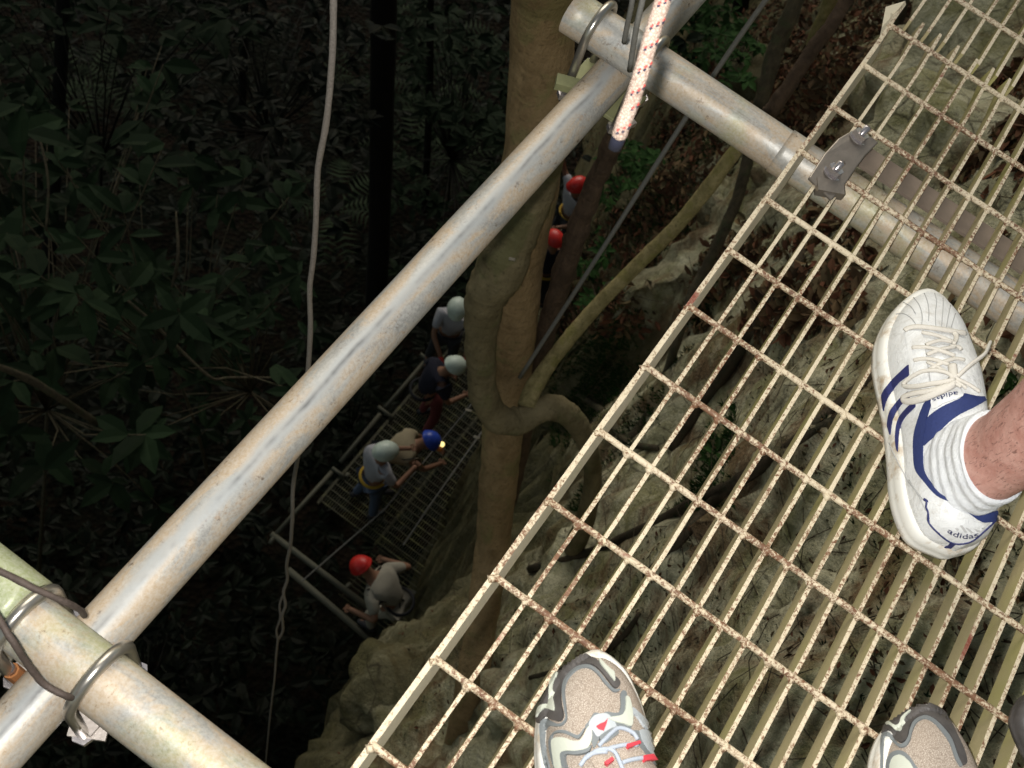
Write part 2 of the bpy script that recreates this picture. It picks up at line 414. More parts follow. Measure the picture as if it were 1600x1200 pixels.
# forest floor sheet reaching far beyond the frame
gx = np.linspace(-130, 150, 90); gy = np.linspace(-120, 140, 90)
GV = []; 
for x in gx:
    for y in gy:
        z = FLOOR-.3+.6*noise.noise(Vector((x*.13, y*.13, 0)))
        if y < -2: z = z + min(18.2, (-2-y)*4)
        GV.append((x, y, z))
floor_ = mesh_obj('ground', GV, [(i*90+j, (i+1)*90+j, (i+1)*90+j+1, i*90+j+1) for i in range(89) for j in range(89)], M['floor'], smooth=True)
floor_['kind'] = 'structure'


# ------------------------------------------------------------------ the grating platform underfoot
DK = [5.8, .2, -.8, -2.1, -2.5, -2.4, -1.6, -.1, -.2, .3, .6, 1.7, 1.1]
DJ = [-5.8, -.9, -.7, 1.1, 1.0, 2.5, 1.3, 1.7, 1.0, 1.8, .9, 1.1, .3, -.6, -.1, .5, -2.8, -2.3]
NB = 36
def bar_y(j): return -j*.02818 + -(DJ[j] if j < len(DJ) else 0)/1000.
def rod_x(k): return k*.1 + (DK[k]/1000. if 0 <= k < len(DK) else 0)
plat = thing('grating_platform', 'rusty cream painted steel grating platform underfoot, its near panel with the shoes on it', 'grating', (0, 0, 0))
def bar_mesh(x0, x1, th, dep, lean=0.0, wob=.0006, twist_end=False, tw_=.12):
    """a flat bar on edge along X: top face painted and rust worn (material 0), sides (material 1)"""
    b = MB(); n = int((x1-x0)/.03)+1; P = []
    for i in range(n+1):
        x = x0+(x1-x0)*i/n; ang = 0.0; off = 0.0
        if twist_end:
            t = max(0, (x-(x1-.085))/.085); ang = tw_*t*t; off = .004*t
        ws = wob*noise.noise(Vector((x*14, 0, 3))); h = th/2*(1+.25*noise.noise(Vector((x*90, 5, 1))))
        c, s = math.cos(ang), math.sin(ang)
        for (yy, zz) in ((h+lean, 0), (-h+lean, 0), (-h, -dep), (h, -dep)):
            P.append(Vector((x, off+ws+yy*c-zz*s, yy*s+zz*c)))
    F_, mi = [], []
    for i in range(n):
        a = i*4; c = a+4
        for q, mm in ((0, 0), (1, 1), (2, 1), (3, 1)):
            F_.append((a+q, a+(q+1) % 4, c+(q+1) % 4, c+q)); mi.append(mm)
    F_ += [(0, 3, 2, 1), (n*4, n*4+1, n*4+2, n*4+3)]; mi += [1, 1]
    b.v = P; b.f = F_; b.mi = mi
    return b
X0 = -.62
b0 = bar_mesh(X0, 1.19, .0043, .025); bt = bar_mesh(X0, 1.246, .0043, .025, twist_end=True)
first = {}
for j in range(1, NB):
    tw = j in (2, 3, 5, 6) or j == 1
    key = 't' if tw else 's'
    if key not in first:
        o = (bt if tw else bar_mesh(X0, 1.243, .0043, .025)).build('bearing_bar', [M['bar_top'], M['bar_side']], plat)
        first[key] = o
    else: o = link_copy(first[key], plat)
    o.location = (0, bar_y(j), 0)
e = bar_mesh(X0, 1.255, .0058, .030, lean=.0065, twist_end=True, tw_=.85).build('edge_bar', [M['bar_top'], M['edge_side']], plat)
e['label'] = 'leaning cream outer edge bar'
e.location = (0, bar_y(0), 0)
def rod_mesh(y0, y1, r=.0037):
    pts = []; n = 70
    for i in range(n+1):
        y = y0+(y1-y0)*i/n
        pts.append(Vector((.0008*noise.noise(Vector((0, y*20, 0))), y, 0)))
    b = MB(); b.tube(pts, [r*(1+.16*noise.noise(Vector((p.y*140, 2, 0)))) for p in pts], 8)
    return b
ro = None
for k in range(-6, 13):
    if ro is None:
        ro = rod_mesh(.012, bar_y(NB-1)-.01).build('cross_rod', M['rod'], plat, smooth=True); o = ro
    else: o = link_copy(ro, plat)
    o.location = (rod_x(k), 0, .0005)
# short rod of row 9 and 10 is cut away round the clip; weld lumps at the crossings near the edge
wb = MB()
for k in range(-2, 13):
    for j in range(0, 14):
        c = Vector((rod_x(k)-.0035, bar_y(j)+random.uniform(-.001, .001)+(.006 if j == 0 else 0), .0002)); r = random.uniform(.0030, .0046)
        wb.add([c+Vector((dx*r*1.3, dy*r*1.5, dz*r)) for dx, dy, dz in ((1, 0, 0), (0, 1, 0), (-1, 0, 0), (0, -1, 0), (0, 0, 1), (0, 0, -1))],
               [(0, 1, 4), (1, 2, 4), (2, 3, 4), (3, 0, 4), (1, 0, 5), (2, 1, 5), (3, 2, 5), (0, 3, 5)])
wb.build('weld_bead', M['rod'], plat, smooth=True, kind='stuff')
# second panel beyond the seam
pan2 = thing('upper_grating', 'second rusty grating section joined on beyond the twisted bar ends, top right', 'grating', (1.27, 0, -.004))
p2 = None
for j in range(0, NB-4):
    if p2 is None: p2 = bar_mesh(1.240, 2.5, .0043, .025).build('bearing_bar', [M['bar_top'], M['bar_side']], pan2); o = p2
    else: o = link_copy(p2, pan2)
    o.location = (0, -.006-j*.0282-(.0015 if j % 2 else 0), -.004)
r2 = None
for k in range(0, 12):
    if r2 is None: r2 = rod_mesh(.0, -.98).build('cross_rod', M['rod'], pan2, smooth=True); o = r2
    else: o = link_copy(r2, pan2)
    o.location = (1.337+k*.1, 0, -.0035)

# ------------------------------------------------------------------ scaffold pipes
def pipe(name, a, b, r, mat, label, thick=.0036, n=40, seg=60, parent=None):
    a, b = Vector(a), Vector(b); t = (b-a).normalized()
    q = MB(); pts = [a+(b-a)*(i/seg) for i in range(seg+1)]
    rr = [r*(1+.012*noise.noise(p*9)) for p in pts]
    q.tube(pts, rr, n, caps=False)
    q.tube([a, b], r-thick, n, caps=False)
    m2 = len(q.v)
    for base0, base1 in ((0, seg*n+n), (seg*n, seg*n+2*n)):
        q.f += [(base0+j, base0+(j+1) % n, base1+(j+1) % n, base1+j) for j in range(n)]; q.mi += [0]*n
    o = q.build(name, mat, parent, loc=a, smooth=True)
    if label: tag(o, label, 'pipe')
    return o
main_pipe = pipe('scaffold_pipe', (-.9, .288, -.1135), (2.6, .288, -.1135), .0283, M['pipe_main'], 'long weathered galvanised pipe running diagonally across the middle, parallel to the grating edge')
XA, XB = -.083, .94
low_pipe = pipe('scaffold_pipe', (XA, .345, -.055), (XA, -1.2, -.055), .0298, M['pipe_near'], 'thick galvanised cross pipe clamped over the long pipe at lower left')
green_pipe = pipe('scaffold_pipe', (XA+.004, .85, -.045), (XA+.004, .338, -.050), .036, M['pipe_green'], 'algae green pipe end entering from the left edge beside the lower clamp')
far_pipe = pipe('scaffold_pipe', (XB, .374, -.055), (XB, -1.2, -.055), .0300, M['pipe_far'], 'galvanised cross pipe with open end, passing under the grating at upper right')
grey_pipe = pipe('scaffold_pipe', (-.125, .60, -.128), (-.125, .345, -.128), .030, M['pipe_near'], 'short grey pipe below the green one at the left edge')

# pipe clamps: two U-bolts over the upper pipe, plate under the lower one
def clamp(x, label, plate_mat):
    t = thing('pipe_clamp', label, 'clamp', (x, .288, -.0135), 'U-bolt clamps at the pipe crossings')
    for s in (-1, 1):
        y = .288+s*.043
        b = MB(); pts = []
        R_ = .0300+.0066
        pts.append(Vector((x-R_, y, -.168))); pts.append(Vector((x-R_, y, -.10)))
        for i in range(17):
            a = math.pi*(1-i/16); pts.append(Vector((x+R_*math.cos(a), y, -.055+R_*math.sin(a))))
        pts.append(Vector((x+R_, y, -.10))); pts.append(Vector((x+R_, y, -.168)))
        b.tube(pts, .0062, 12); b.build('u_bolt', M['ubolt'], t, smooth=True)
        for sx in (-1, 1):
            nb = MB(); c = Vector((x+sx*R_, y, -.160)); nb.tube([c, c+Vector((0, 0, .009))], .0115, 6); nb.build('nut', M['steel'], t)
    pb = MB(); pb.box((x, .288, -.1475), (.036, .052, .0035))
    po = pb.build('plate', plate_mat, t)
    bv = po.modifiers.new('bevel', 'BEVEL'); bv.width = .0012; bv.segments = 2
    return t
clamp(XA, 'pair of shiny U-bolts clamping the pipe crossing at lower left', M['plate'])
clamp(XB, 'U-bolt pair over the open ended pipe behind the hanging rope, at upper middle', M['plate_green'])
# plates seen poking out below the long pipe
tag(MB().box(un(142, 1128, -.152), (.016, .018, .003), (.88, .47, 0), (-.47, .88, 0)).build('packing_plate', M['plate'], loc=un(142, 1128, -.152)), 'small bare metal plate poking out under the lower left clamp', 'plate')
pg = un(888, 132, -.115)
tag(MB().box(pg, (.010, .018, .006), (.9, .43, 0), (-.43, .9, 0)).build('packing_plate', M['plate_green'], loc=pg), 'algae stained packing plate beside the upper pipe crossing', 'plate')
pg = un(975, 188, -.15)
tag(MB().box(pg, (.012, .014, .004), (.93, -.37, 0), (.37, .93, 0)).build('packing_plate', M['plate'], loc=pg), 'pale plate corner below the rope end at the upper crossing', 'plate')

# bolt with orange rust at far left
bt_ = thing('rusty_bolt', 'small rusted bolt sticking out beside the long pipe at lower left', 'bolt', un(15, 1048, -.12))
p = un(8, 1040, -.10); q = un(30, 1058, -.13)
MB().tube([p, p+(q-p)*.45], .006, 8).build('head', M['steel'], bt_, smooth=True); MB().tube([p+(q-p)*.4, q], .008, 8).build('nut', M['rust_orange'], bt_)

# rusty tie wires wrapped round the lower left crossing
def wire(pts, r, mat, label, name='tie_wire', cat='wire', n=8, sm=6, bump=.25):
    P = [Vector(a) for a in spline(pts, sm)]
    q = MB(); q.tube(P, r, n, bump=bump)
    return tag(q.build(name, mat, loc=P[0], smooth=True), label, cat)
wire([at(*a) for a in ((-30, 880, .93), (0, 893, .93), (50, 918, .935), (100, 940, .95), (124, 952, .975), (132, 962, 1.0))], .0030, M['wire'], 'upper dark tie wire crossing the green pipe end')
wire([at(*a) for a in ((-20, 940, .90), (0, 970, .905), (25, 1010, .91), (45, 1040, .93), (70, 1070, .945), (100, 1086, .95), (112, 1090, .965))], .0030, M['wire'], 'lower dark tie wire looping round the thick cross pipe')

# ------------------------------------------------------------------ clip holding the grating to the far pipe
clip = thing('grating_clip', 'dull brown steel clip bolted over the grating bars and far pipe', 'bracket', (.955, -.05, 0))
def prism(b, outline, z0, z1, mi=0):
    n = len(outline); vs = [Vector((p[0], p[1], z0)) for p in outline]+[Vector((p[0], p[1], z1)) for p in outline]
    b.add(vs, [tuple(range(n))[::-1], tuple(range(n, 2*n))]+[(i, (i+1) % n, n+(i+1) % n, n+i) for i in range(n)], mi)
def px_prism(b, poly, ztop, thick):
    prism(b, [un(u, v, ztop) for u, v in poly][::-1], ztop-thick, ztop)
b = MB()
# plate: lower end, straight middle, widening bent upper end
PL = [((1264, 277), .0065), ((1288, 240), .0085), ((1310, 216), .0105), ((1337, 200), .0125), ((1345, 206), .0125), ((1363, 214), .012), ((1373, 222), .0118), ((1352, 243), .010), ((1338, 262), .0085), ((1318, 292), .0065), ((1300, 312), .0055)]
top = [un(u, v, z) for (u, v), z in PL]; n = len(top)
b.add(top+[p-Vector((0, 0, .005)) for p in top], [tuple(range(n)), tuple(range(n, 2*n))[::-1]]+[((i+1) % n, i, n+i, n+(i+1) % n) for i in range(n)])
cp_ = b.build('clip_plate', M['bracket'], clip); bv = cp_.modifiers.new('bevel', 'BEVEL'); bv.width = .0016; bv.segments = 2
MB().box(un(1294, 296, .0005)+Vector((0, 0, .002)), (.010, .018, .006), (.85, .5, 0), (-.5, .85, 0)).build('clip_foot', M['bracket'], clip)
for (u, v, z, lean) in ((1303, 268, .010, (.25, -.1)), (1343, 213, .014, (.3, -.12))):
    p = un(u, v, z); ax = Vector((lean[0], lean[1], 1)).normalized()
    MB().tube([p-ax*.03, p+ax*.017], .0046, 10).build('bolt', M['steel'], clip, smooth=True)
    MB().tube([p-ax*.003, p+ax*.006], .0105, 6).build('nut', M['steel'], clip)
    MB().tube([p-ax*.0045, p-ax*.0028], .0125, 14).build('washer', M['steel'], clip)
# angle steel alongside the far pipe under the grating
ang = MB(); ang.box((.990, -.62, -.031), (.019, .58, .0025)); ang.box((1.0065, -.62, -.046), (.0025, .58, .0120))
tag(ang.build('angle_bar', M['angle'], loc=(1.0, -.04, -.034)), 'brown angle steel lying beside the far pipe beneath the grating', 'beam')
sl = pipe('pipe_sleeve', (XB, .035, -.055), (XB, .004, -.055), .0318, M['pipe_far'], None, .003, 32, 4)
tag(sl, 'short pipe collar where the far pipe meets the grating edge', 'collar')

# ------------------------------------------------------------------ ropes and cables
def rope_path(px, n=8): return [Vector(at(*a)) for a in spline(px, n)]
rp = thing('climbing_rope', 'white climbing rope with red and navy flecks hanging over the upper pipe crossing', 'rope', at(965, 215, .80))
P = rope_path([(1052, -60, .74), (1036, 0, .75), (1020, 50, .76), (1003, 110, .77), (988, 158, .785), (975, 190, .79), (967, 214, .80)], 8)
q = MB(); q.tube(P, [.0056]*(len(P)-3)+[.0057, .0054, .0046], 20); q.build('sheath', M['rope'], rp, smooth=True)
q = MB(); q.tube([P[-1]-(P[-1]-P[-2]).normalized()*.002, P[-1]+(P[-1]-P[-2]).normalized()*.010+RIGHT*-.0005], .0052, 14, flat=.9); q.build('end_tape', M['tape'], rp, smooth=True)
# coloured flecks: small threads lying on the sheath, spiralling
def flecks(mat, dphi, ds, name):
    q = MB(); L = 0; acc = []
    for i in range(len(P)-1): acc.append(L); L += (P[i+1]-P[i]).length
    s = .006
    while s < L-.008:
        i = max(k for k in range(len(acc)) if acc[k] <= s+ds); i = min(i, len(P)-2)
        t = (P[i+1]-P[i]).normalized(); c = P[i]+t*(s+ds-acc[i])
        toc = (CAM-c).normalized(); a = (toc-t*toc.dot(t)).normalized(); bb = t.cross(a)
        for g in range(3):
            ph = -.95+g*.62+dphi; sg = g*.0028
            cc = c+t*sg+a*(math.cos(ph)*.0056)+bb*(math.sin(ph)*.0056)
            tang = bb*math.cos(ph)-a*math.sin(ph); nn = a*math.cos(ph)+bb*math.sin(ph)
            q.box(cc, (.0011, .0007, .0004), (t*.8+tang*.6).normalized(), (tang*.8-t*.6).normalized(), nn)
        s += .0150
    q.build(name, mat, rp)
flecks(M['rope_red'], 0, 0, 'red_flecks'); flecks(M['rope_black'], .03, .0019, 'navy_flecks')

# old rope at the left: hangs straight down in front of the trees
P = rope_path([(522, -60, 1.52), (521, 0, 1.56), (519, 90, 1.64), (510, 190, 1.74), (497, 262, 1.83), (494, 330, 1.92), (490, 400, 2.02), (484, 450, 2.1), (485, 510, 2.2), (482, 570, 2.32),
               (474, 650, 2.5), (467, 705, 2.65), (458, 760, 2.85), (457, 805, 3.0), (454, 850, 3.3), (448, 882, 3.6), (449, 905, 3.8), (443, 925, 3.9), (446, 945, 4.0), (441, 962, 4.1), (442, 985, 4.3), (434, 1000, 4.45)], 6)
q = MB(); q.tube(P, .0052, 10, bump=.12)
orp = thing('hanging_rope', 'old grey brown rope hanging straight down left of the long pipe', 'rope', P[-1])
q.build('upper_length', M['old_rope'], orp, smooth=True)
P2 = rope_path([(434, 1000, 4.45), (431, 1030, 4.7), (429, 1060, 4.9), (424, 1100, 5.3), (419, 1150, 5.8), (412, 1230, 6.8)], 6)
q = MB(); q.tube(P2, .0042, 8, bump=.12); q.build('lower_length', M['old_rope'], orp, smooth=True)
P3 = rope_path([(444, 925, 3.95), (437, 945, 4.05), (438, 965, 4.15), (432, 985, 4.3), (435, 1002, 4.4)], 5)
q = MB(); q.tube(P3, .004, 8, bump=.12); q.build('doubled_strand', M['old_rope'], orp, smooth=True)

def cable(px, r, label, mat='cable', group=None):
    P = rope_path(px, 4); q = MB(); q.tube(P, r, 10)
    return tag(q.build('steel_cable', M[mat], loc=P[0], smooth=True), label, 'cable', group)
cable([(1232, -50, 2.45), (1120, 110, 2.65), (960, 360, 2.95), (870, 500, 3.2), (812, 590, 3.4)], .0063, 'grey steel cable slanting from the top edge down behind the big trunk')
cable([(1016, -60, 1.05), (1004, 0, 1.08), (994, 45, 1.11), (984, 110, 1.18)], .0030, 'thin steel cable just left of the white rope')
cable([(995, -60, 1.22), (988, 0, 1.26), (980, 40, 1.30), (975, 66, 1.33)], .0032, 'thin dark cable rising from the upper pipe crossing')

# ------------------------------------------------------------------ trees, strangler root, vines
def px_tube(px, wscale=1.0, n=14, sm=8, bump=.12, seed=0.):
    S = spline(px, sm); P = [Vector(at(a[0], a[1], a[2])) for a in S]; Rr = [a[3]/2*a[2]/F*wscale for a in S]
    q = MB(); q.tube(P, Rr, n, bump=bump, seed=seed); return q, P
tree = thing('tree', 'big smooth brown trunk rising in the middle, wrapped by a strangler root', 'tree', at(712, 1230, 5.6))
q, P = px_tube([(868, -420, 1.9, 100), (858, -160, 2.2, 106), (850, 0, 2.6, 108), (844, 110, 2.8, 102), (836, 210, 2.95, 96), (826, 300, 3.1, 94), (812, 385, 3.25, 86), (805, 460, 3.4, 78), (802, 530, 3.55, 70), (794, 600, 3.8, 66), (784, 690, 4.0, 63), (776, 780, 4.25, 58),
                (770, 850, 4.45, 54), (762, 910, 4.5, 52), (748, 1000, 4.55, 50), (735, 1080, 4.6, 50), (722, 1160, 4.85, 56), (712, 1230, 5.3, 66), (706, 1270, 5.9, 70)], 1., 26, 8, .10)
q.build('trunk', M['trunk'], tree, smooth=True)
q, P = px_tube([(888, 170, 2.62, 26), (868, 235, 2.7, 32), (843, 300, 2.8, 48), (808, 362, 2.92, 66), (785, 415, 3.0, 78), (760, 462, 3.1, 64), (752, 520, 3.25, 52), (752, 580, 3.4, 46), (758, 625, 3.5, 46),
                (778, 654, 3.58, 46), (808, 658, 3.62, 44), (838, 645, 3.62, 38), (862, 637, 3.64, 42), (888, 648, 3.7, 38), (908, 672, 3.8, 34), (922, 710, 3.95, 31), (926, 750, 4.15, 27), (918, 800, 4.4, 30), (900, 850, 4.8, 32), (880, 900, 5.3, 36)], 1., 20, 8, .14, 3.)
sr = q.build('strangler_root', M['strangler'], tree, smooth=True)
q, P = px_tube([(822, 636, 3.6, 30), (832, 610, 3.62, 30), (850, 580, 3.6, 26), (880, 540, 3.55, 24), (920, 492, 3.5, 23), (960, 450, 3.42, 22), (1010, 400, 3.35, 23), (1060, 350, 3.25, 22), (1105, 295, 3.15, 24), (1150, 235, 3.05, 23), (1185, 190, 3.0, 20)], 1., 14, 8, .10, 5.)
q.build('branch', M['branch'], tree, smooth=True)
q, P = px_tube([(1180, 200, 3.6, 20), (1200, 178, 3.55, 24), (1222, 150, 3.5, 24), (1245, 115, 3.45, 22), (1275, 70, 3.4, 23), (1305, 30, 3.35, 22), (1350, -50, 3.3, 24)], 1., 14, 8, .2, 21.)
tag(q.build('liana', M['vine_brown'], loc=P[0], smooth=True), 'reddish brown liana leaning up to the top edge beside the grating corner', 'vine')
# knot and scars
for (u, v, d, r) in ((745, 682, 3.52, .010), (800, 404, 2.86, .009), (732, 640, 3.4, .008)):
    MB().tube([at(u-5, v, d-.01), at(u+5, v+2, d-.01)], r*.5, 6).build('scar', M['lichen'], tree, smooth=True)
q, P = px_tube([(1010, 60, 2.5, 26), (988, 150, 2.7, 30), (960, 220, 2.85, 33), (929, 290, 3.0, 31), (897, 377, 3.15, 36), (872, 455, 3.35, 34), (850, 530, 3.6, 30), (838, 580, 3.85, 26), (825, 640, 4.2, 28), (800, 760, 4.9, 26), (770, 860, 5.4, 24)], 1., 16, 8, .3, 9.)
tag(q.build('woody_vine', M['vine_brown'], loc=P[-1], smooth=True), 'rough red brown woody vine dropping behind the rope end and trunk', 'vine')
q, P = px_tube([(1262, -60, 4.0, 24), (1240, 10, 4.1, 26), (1218, 60, 4.2, 28), (1200, 120, 4.3, 24), (1185, 175, 4.4, 22), (1168, 250, 4.5, 19), (1152, 310, 4.6, 18), (1126, 370, 4.7, 18), (1102, 420, 4.8, 16), (1080, 462, 4.85, 15), (1062, 520, 4.9, 14), (1042, 580, 5.0, 14),
                (1012, 650, 5.1, 15), (965, 710, 5.2, 18), (930, 770, 5.3, 20), (893, 850, 5.5, 22), (870, 920, 5.8, 24)], 1., 12, 8, .2, 2.)
t = thing('slender_tree', 'slender dark sapling trunk passing behind the far pipe', 'tree', P[-1]); q.build('trunk', M['dark_bark'], t, smooth=True)
q, P = px_tube([(1310, -40, 5.6, 24), (1290, 20, 5.8, 22), (1270, 65, 6.0, 18), (1262, 110, 6.2, 14), (1268, 160, 6.5, 14)], 1., 12, 8, .2, 4.)
t = thing('slender_tree', 'mossy sapling trunk at the top edge left of the grating corner', 'tree', P[-1]); q.build('trunk', M['branch'], t, smooth=True)
q, P = px_tube([(1430, -60, 5.6, 18), (1400, 40, 5.7, 18), (1370, 130, 5.9, 16), (1330, 240, 6.2, 15), (1300, 320, 6.3, 14), (1272, 400, 6.2, 16)], 1., 10, 6, .2, 14.)
tag(q.build('liana', M['dark_bark'], loc=P[-1], smooth=True), 'dark liana seen through the grating above the clip', 'vine')

def drop(u, v):
    h = SLOPE.ray_cast(CAM, ray(u, v)); return h[0], h[1]
def root(px, w, label, mat='root', lift=.0):
    S = spline(px, 10); P = []; Rr = []
    for i, a in enumerate(S):
        h, n_ = drop(a[0], a[1])
        if h is None: continue
        r = w/2*(h-CAM).length/F*(1-.35*abs(2*i/len(S)-1)); P.append(h+n_*(r*.25+lift)); Rr.append(r)
    for _ in range(5): P = [P[0]]+[(P[i-1]+P[i]*2+P[i+1])/4 for i in range(1, len(P)-1)]+[P[-1]]
    q = MB(); q.tube(P, Rr, 10, bump=.3); return tag(q.build('root', M[mat], loc=P[0], smooth=True), label, 'root')
root([(1400, 560), (1300, 640), (1200, 725), (1080, 790), (960, 850), (830, 890)], 20, 'long thick root winding down the rock below the grating middle')
root([(1330, 640), (1230, 700), (1140, 760), (1060, 850), (1010, 900)], 18, 'thinner root branching beside the long one on the rock')
root([(1300, 330), (1240, 420), (1190, 500), (1130, 590), (1050, 700)], 22, 'dark root in the hollow under the grating left of the white shoe')
root([(1580, 150), (1500, 215), (1440, 250), (1370, 290)], 22, 'dark root across the pale boulder at upper right')
root([(1000, 960), (960, 1010), (900, 1040), (830, 1060)], 12, 'small root on the rock near the beige shoe toe')
root([(880, 600), (940, 640), (980, 690), (1030, 700)], 14, 'mossy root right of the trunk hook', 'dark_bark')

# ------------------------------------------------------------------ draping thin pieces on a surface
def catmull_closed(poly, n=4):
    P = [np.array(p, float) for p in poly]; k = len(P); out = []
    for i in range(k):
        a, b, c, d = P[i-1], P[i], P[(i+1) % k], P[(i+2) % k]
        for q in range(n):
            t = q/n; out.append(.5*((2*b)+(-a+c)*t+(2*a-5*b+4*c-d)*t*t+(-a+3*b-3*c+d)*t**3))
    return out
def inside(p, poly):
    x, y = p; r = False; j = len(poly)-1
    for i in range(len(poly)):
        xi, yi = poly[i]; xj, yj = poly[j]
        if (yi > y) != (yj > y) and x < (xj-xi)*(y-yi)/(yj-yi+1e-12)+xi: r = not r
        j = i
    return r
def drape(name, poly, bvh, mat, parent, off=.0012, step=4., smooth_poly=4, label=None):
    """a thin piece with its own thickness lying on the surface, outline as seen in the photo"""
    pl = catmull_closed(poly, smooth_poly) if smooth_poly else [np.array(p, float) for p in poly]
    # drop near-duplicate points
    q = [pl[0]]
    for a in pl[1:]:
        if np.hypot(*(a-q[-1])) > .6: q.append(a)
    pl = q
    xs = [a[0] for a in pl]; ys = [a[1] for a in pl]
    pts = [Vector((a[0], a[1])) for a in pl]; nb = len(pts)
    y = min(ys)+step/2; r = 0
    while y < max(ys):
        x = min(xs)+(step/2 if r % 2 else 0)
        while x < max(xs):
            if inside((x, y), pl) and min((a[0]-x)**2+(a[1]-y)**2 for a in pl) > (step*.45)**2: pts.append(Vector((x, y)))
            x += step
        y += step; r += 1
    vv, ee, ff, ov, oe, of = delaunay_2d_cdt(pts, [], [list(range(nb))], 1, .01)
    top = []; bot = []; ok = []
    for a in vv:
        h, n, i_, d_ = bvh.ray_cast(CAM, ray(a.x, a.y))
        if h is None:
            ok.append(False); top.append(Vector()); bot.append(Vector()); continue
        if n.dot(CAM-h) < 0: n = -n
        ok.append(True); top.append(h+n*off); bot.append(h-n*.0015)
    n = len(vv); F_ = []; edges = {}
    for f in ff:
        if all(ok[i] for i in f) and max((top[f[i]]-top[f[i-1]]).length for i in range(len(f))) < .05:
            F_.append(tuple(f))
            for i in range(len(f)):
                e = (f[i-1], f[i]); edges[e] = 1
    for (a, b) in list(edges):
        if (b, a) not in edges: F_.append((b, a, a+n, b+n))
    used = sorted({i for f in F_ for i in f}); mp = {o: i for i, o in enumerate(used)}; allv = top+bot
    if not F_: return None
    o = mesh_obj(name, [allv[i] for i in used], [tuple(mp[i] for i in f) for f in F_], mat, parent, smooth=False)
    if label: o['label'] = label
    return o
def drape_line(name, px, bvh, rad, mat, parent, sm=6, lift=0.0, n=8, flat=1.0):
    pts = []; last = None
    for a in spline([p[:2] for p in px], sm):
        h, nn, i_, d_ = bvh.ray_cast(CAM, ray(a[0], a[1]))
        if h is None: continue
        if nn.dot(CAM-h) < 0: nn = -nn
        pts.append(h+nn*lift)
    if len(pts) < 3: return None
    for _ in range(2): pts = [pts[0]]+[(pts[i-1]+pts[i]*2+pts[i+1])/4 for i in range(1, len(pts)-1)]+[pts[-1]]
    q = MB(); q.tube(pts, rad, n, flat=flat, up=None); return q.build(name, mat, parent, smooth=True)

def make_shoe(parent, org, ang, stations, zs, exps, name='shoe', mat=None, sole=None, mirror=False, hs=24):
    """stations: (distance from heel, left edge, right edge, top height) in metres in the shoe's own frame"""
    dx = Vector((math.cos(ang), math.sin(ang), 0)); dy = Vector((-dx.y, dx.x, 0)); org = Vector(org)
    S = spline(stations, 4)
    K = []
    for s_ in S:
        x, l, r, h = s_
        if mirror: l, r = -r, -l
        K.append((x, l, r, h))
    L = K[-1][0]
    def lv(x, y, z): return org+dx*x+dy*y+Vector((0, 0, z))
    V = []; Fc = []
    for i, (x, l, r, h) in enumerate(K):
        c = (l+r)/2; w_ = max((l-r)/2-.0035, .001); e = np.interp(x/L, [0, .45, 1], exps)
        zb = zs*.7
        for j in range(hs+1):
            th = math.pi*j/hs; cs, sn = math.cos(th), math.sin(th)
            V.append(lv(x, c+w_*math.copysign(abs(cs)**(2/e), cs), zb+(h-zb)*abs(sn)**(2/e)))
    n = hs+1
    for i in range(len(K)-1):
        for j in range(hs): Fc.append((i*n+j, (i+1)*n+j, (i+1)*n+j+1, i*n+j+1))
        Fc.append((i*n+hs, (i+1)*n+hs, (i+1)*n, i*n))
    Fc.append(tuple(range(n))); Fc.append(tuple(range((len(K)-1)*n, len(K)*n))[::-1])
    sh = mesh_obj(name, V, Fc, mat, parent, loc=org, smooth=True)
    # sole: outline swept up with a rounded edge
    out = [(x, l) for x, l, r, h in K]+[(x, r) for x, l, r, h in K[::-1]]
    cx = sum(a for a, b in out)/len(out); cy = sum(b for a, b in out)/len(out)
    prof = [(0.0, -.003), (.002, .0005), (zs*.35, .0020), (zs*.45, .0008), (zs*.55, .0022), (zs*.9, .001), (zs*1.05, -.0035)]
    SVt = []; m_ = len(out)
    for z, g in prof:
        for (a, b_) in out:
            d = math.hypot(a-cx, b_-cy); lift = .004*max(0, (a/L-.85)/.15)**2
            SVt.append(lv(a+(a-cx)/d*g, b_+(b_-cy)/d*g, z+lift+(.006 if a > L*.9 else 0)*max(0, (a/L-.9)/.1)))
    SF_ = [(k*m_+i, k*m_+(i+1) % m_, (k+1)*m_+(i+1) % m_, (k+1)*m_+i) for k in range(len(prof)-1) for i in range(m_)]
    SF_ += [tuple(range(m_))[::-1], tuple((len(prof)-1)*m_+i for i in range(m_))]
    mesh_obj('sole', SVt, SF_, sole, sh, smooth=True)
    n0 = len(V)
    return sh, BVHTree.FromPolygons(V+SVt, Fc+[tuple(i+n0 for i in f) for f in SF_]), lv

# ------------------------------------------------------------------ person with the white striped shoe, right edge
pA = thing('person', 'bare leg with white ribbed sock and white shoe with navy stripes at right edge', 'person', (.545, -.33, .004))
WST = [(-.002, .012, .004, .045), (.010, .045, -.022, .070), (.035, .0570, -.031, .084), (.065, .0605, -.031, .086), (.10, .0590, -.030, .090), (.14, .0590, -.032, .098), (.18, .0625, -.038, .092), (.215, .0650, -.043, .080),
       (.245, .0605, -.044, .068), (.272, .0490, -.041, .060), (.295, .0340, -.032, .051), (.311, .0170, -.018, .041), (.317, .003, -.004, .030)]
shA, bvA, lvA = make_shoe(pA, (.5135, -.3654, .004), math.radians(30.5), WST, .030, [3.4, 2.7, 2.5], mat=M['leather'], sole=M['sole'])
def c6(o, s, pts): return [(o[0]+x/s, o[1]+y/s) for x, y in pts]
O1 = (1340, 440); O2 = (1340, 600); O3 = (1400, 780)
